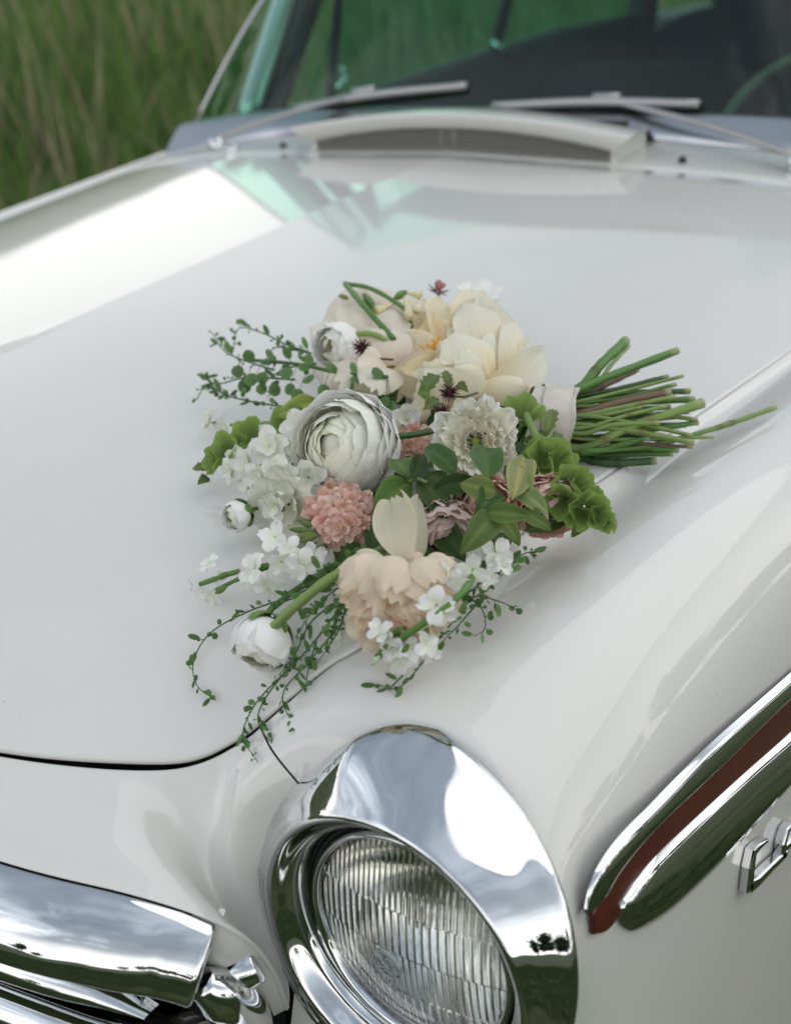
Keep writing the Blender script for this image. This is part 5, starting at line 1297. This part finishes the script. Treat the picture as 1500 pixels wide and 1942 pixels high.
# --- pennycress and cress sprigs
def pod(p, d, r, nrm, el=1.0):
    d = d / np.linalg.norm(d); nrm = nrm - d * (nrm @ d); nrm /= np.linalg.norm(nrm) + 1e-9; s_ = np.cross(d, nrm)
    V, F = [], []
    m = 10
    V.append(p + d * r * el + nrm * r * .07)
    for i in range(m):
        a = 2 * math.pi * i / m
        rr = r * (1 - .12 * math.cos(a) ** 8 * (math.cos(a) > 0))
        V.append(p + d * r * el + (d * math.cos(a) * el * (1 + .25 * (el - 1) * max(0, math.cos(a)) ** 6) + s_ * math.sin(a) * .86) * rr)
    V.append(p + d * r * el - nrm * r * .10)
    for i in range(m):
        F.append((0, 1 + i, 1 + (i + 1) % m)); F.append((m + 1, 1 + (i + 1) % m, 1 + i))
    return V, F
spr = empty('pennycress_sprig', (0, 0, 0), bouquet, 'sprig of round flat green seed pods on thin stalks')
main = spline([P(735, 715, .082), P(640, 706, .076), P(560, 690, .068), P(464, 682, .058)], 40)
ped = MB()
for px, py in ((473, 673), (505, 687), (512, 672), (541, 670), (449, 704), (479, 722), (499, 718), (543, 708), (585, 682), (577, 696), (586, 720), (460, 731), (498, 739), (518, 739), (565, 751), (631, 696), (674, 718), (671, 697), (659, 737), (716, 708), (718, 725), (732, 763), (742, 772), (548, 738), (612, 742)):
    k = int(np.argmin([abs(q @ AR - P(px + 12, py, .07) @ AR) for q in main]))
    r_ = rng.uniform(12, 15.5)
    a0 = main[k]; pp = CAM + ray(px, py) * float((a0 - CAM) @ AF - .004 + rng.uniform(-.004, .004)); d = pp - a0; d /= np.linalg.norm(d); u = mpx(1, pp)
    base = pp - d * r_ * u
    ped.tube([a0 - BQ, (a0 + base) / 2 - BQ + np.array([0, 0, .002]), base - BQ], .7 * u, 4)
    v, f = pod(base - BQ, d + AR * rng.uniform(-.3, .3), r_ * u, -AF + AR * rng.uniform(-.9, .9) + AU * rng.uniform(-.2, 1.1))
    c = np.array([.095, .175, .060]) * rng.uniform(.8, 1.2)
    cols = np.tile(c, (len(v), 1)); cols[1:-1] *= 1.35
    o_ = cmesh('seed_pod', v, f, cols, np.tile((px * .1, py * .1, 0), (len(v), 1)), M['leafm'], spr); o_.data.shade_flat()
cmesh('pedicels', ped.v, ped.f, np.tile(DG, (len(ped.v), 1)), None, M['stemm'], spr)
CR = [[(585, 668, .050), (540, 652, .052), (500, 632, .050), (455, 622, .044), (443, 655, .036)], [(520, 702, .046), (460, 682, .044), (425, 665, .040), (403, 632, .036)], [(560, 775, .040), (470, 760, .034), (420, 745, .030), (385, 712, .026)], [(430, 748, .03), (390, 735, .024), (374, 758, .018)], [(560, 720, .044), (470, 716, .036), (410, 728, .030), (382, 705, .024)],
      [(590, 670, .05), (560, 664, .05), (520, 660, .045), (500, 690, .04)], [(600, 690, .05), (540, 700, .046), (500, 730, .04), (520, 752, .034)],
      [(640, 1090, .040), (560, 1128, .032), (470, 1160, .022), (400, 1200, .012), (368, 1252, .006), (374, 1300, .004), (410, 1328, .004)], [(640, 1160, .034), (580, 1236, .022), (500, 1316, .010), (470, 1362, .006), (462, 1400, .005), (490, 1446, .005)],
      [(650, 1180, .030), (585, 1256, .016), (540, 1308, .008), (543, 1350, .006), (580, 1392, .005)], [(560, 1250, .018), (500, 1330, .008), (492, 1376, .005), (528, 1424, .005)], [(600, 1216, .02), (585, 1270, .010), (578, 1310, .005)],
      [(840, 1200, .020), (800, 1258, .012), (756, 1304, .006), (714, 1298, .006)], [(765, 1280, .008), (745, 1300, .005), (740, 1312, .004)], [(860, 1156, .022), (900, 1132, .020), (945, 1140, .016), (984, 1158, .014)], [(880, 1128, .022), (912, 1152, .018), (920, 1190, .014), (898, 1208, .012)],
      [(880, 1130, .026), (940, 1085, .024), (990, 1052, .020), (1016, 1045, .018)], [(860, 1170, .020), (900, 1110, .022), (950, 1060, .022)], [(850, 1190, .016), (880, 1150, .016), (930, 1110, .016), (975, 1070, .016)], [(720, 1050, .048), (660, 1100, .042), (600, 1150, .036), (560, 1210, .026)], [(700, 1080, .042), (650, 1150, .036), (622, 1235, .020)],
      [(690, 1070, .044), (620, 1100, .044), (570, 1128, .038), (520, 1150, .03)], [(720, 1040, .05), (650, 1070, .046), (600, 1085, .042)], [(640, 1140, .03), (590, 1180, .026), (560, 1240, .018), (530, 1280, .012)], [(660, 1140, .03), (640, 1200, .02), (600, 1260, .01)], [(840, 1206, .014), (800, 1232, .010), (780, 1262, .008)], [(900, 1150, .016), (870, 1185, .012), (840, 1215, .010)]]
for li, pts in enumerate(CR):
    thick = li >= 16
    q = spline([P(z[0], z[1], z[2] + .004) for z in pts], 34)
    ln = np.linalg.norm(np.diff(q, axis=0), axis=1).sum(); u = mpx(1, q[17])
    sp = empty('cress_sprig', (0, 0, 0), bouquet)
    v, f = tube(q - BQ, np.linspace(2.0, .8, 34) * u, 6)
    cmesh('stalk', v, f, np.tile(np.array(DG) * 1.2, (len(v), 1)), None, M['stemm'], sp)
    V, F, K = [], [], []
    npod = int(ln / u / (13 if not thick else 9))
    for k in range(npod):
        t = (k + rng.random()) / npod; a = q[int(t * 33)]
        tg = q[min(33, int(t * 33) + 1)] - q[max(0, int(t * 33) - 1)]; tg /= np.linalg.norm(tg) + 1e-9
        d = tg * .7 + AR * rng.uniform(-1, 1) + AU * rng.uniform(-1, 1) + np.array([0, 0, .15]); d /= np.linalg.norm(d)
        big = rng.random() < .62
        r_ = (rng.uniform(4.5, 7.5) if big else rng.uniform(2, 3.5)) * u * (1.15 if thick else 1)
        s_ = rng.uniform(3, 8) * u
        vv, ff = tube([a - BQ, a + d * s_ * .5 - BQ, a + d * s_ - BQ], .6 * u, 4); F += [tuple(i + len(V) for i in z) for z in ff]; V += vv; K += [np.array(DG) * 1.2] * len(vv)
        vv, ff = pod(a + d * s_ - BQ, d, r_, -AF + AR * rng.uniform(-.9, .9) + AU * rng.uniform(-.9, .9), rng.choice((.95, 1.0, 1.05, 1.7, 2.1)))
        cc = np.array([.095, .18, .055]) * rng.uniform(.75, 1.3)
        if r_ > 5.6 * u:
            o = cmesh('seed_pod', vv, ff, np.array([cc] + [cc * 1.3] * 10 + [cc]), np.zeros((len(vv), 3)), M['leafm'], sp); o.data.shade_flat(); continue
        F += [tuple(i + len(V) for i in z) for z in ff]; V += [tuple(z) for z in vv]; K += [cc] + [cc * 1.3] * 10 + [cc]
    o = cmesh('seed_pods', V, F, np.array(K), np.zeros((len(V), 3)), M['leafm'], sp); o['kind'] = 'stuff'
# --- ribbon round the binding
A0, A1 = P(1004, 800, .036), P(1102, 804, .036)
ax = (A1 - A0) / np.linalg.norm(A1 - A0)
up_ = AU - ax * (AU @ ax); up_ /= np.linalg.norm(up_); sd_ = np.cross(ax, up_)
u = mpx(1, A0); V = []
n, m = 64, 12
for i in range(n):
    a = 2 * math.pi * i / n
    for j in range(m):
        t = j / (m - 1)
        r1 = (66 + 5 * t + 2.0 * math.sin(3 * a + 4 * t) + 1.4 * math.sin(7 * a - 6 * t)) * u; r2 = .036 + .0012 * math.sin(5 * a + 3 * t)
        c_ = A0 + ax * (t * 84 * u + (4 * math.sin(a * 2 + .5) + 3 * math.sin(5 * a)) * u * (1 if j in (0, m - 1) else .3))
        V.append(c_ + up_ * r1 * math.cos(a) + sd_ * r2 * math.sin(a) - BQ)
obj('ribbon', V, gridf(n, m, cu=True), M['silk'], bouquet)
V = []
for i in range(n):
    a = 2 * math.pi * i / n
    for j in range(8):
        t = j / 7
        r1 = (70.5 + 2.5 * abs(math.sin(2.5 * a + 3 * t)) + 1.5 * math.sin(9 * a + 5 * t)) * u; r2 = .0385 + .0010 * math.sin(6 * a - 4 * t)
        c_ = A0 + ax * ((10 + 52 * t) * u + 16 * math.sin(a + .6) * u + 3 * math.sin(4 * a) * u * (j in (0, 7)))
        V.append(c_ + up_ * r1 * math.cos(a) + sd_ * r2 * math.sin(a) - BQ)
obj('ribbon_wrap', V, gridf(n, 8, cu=True), M['silk'], bouquet)
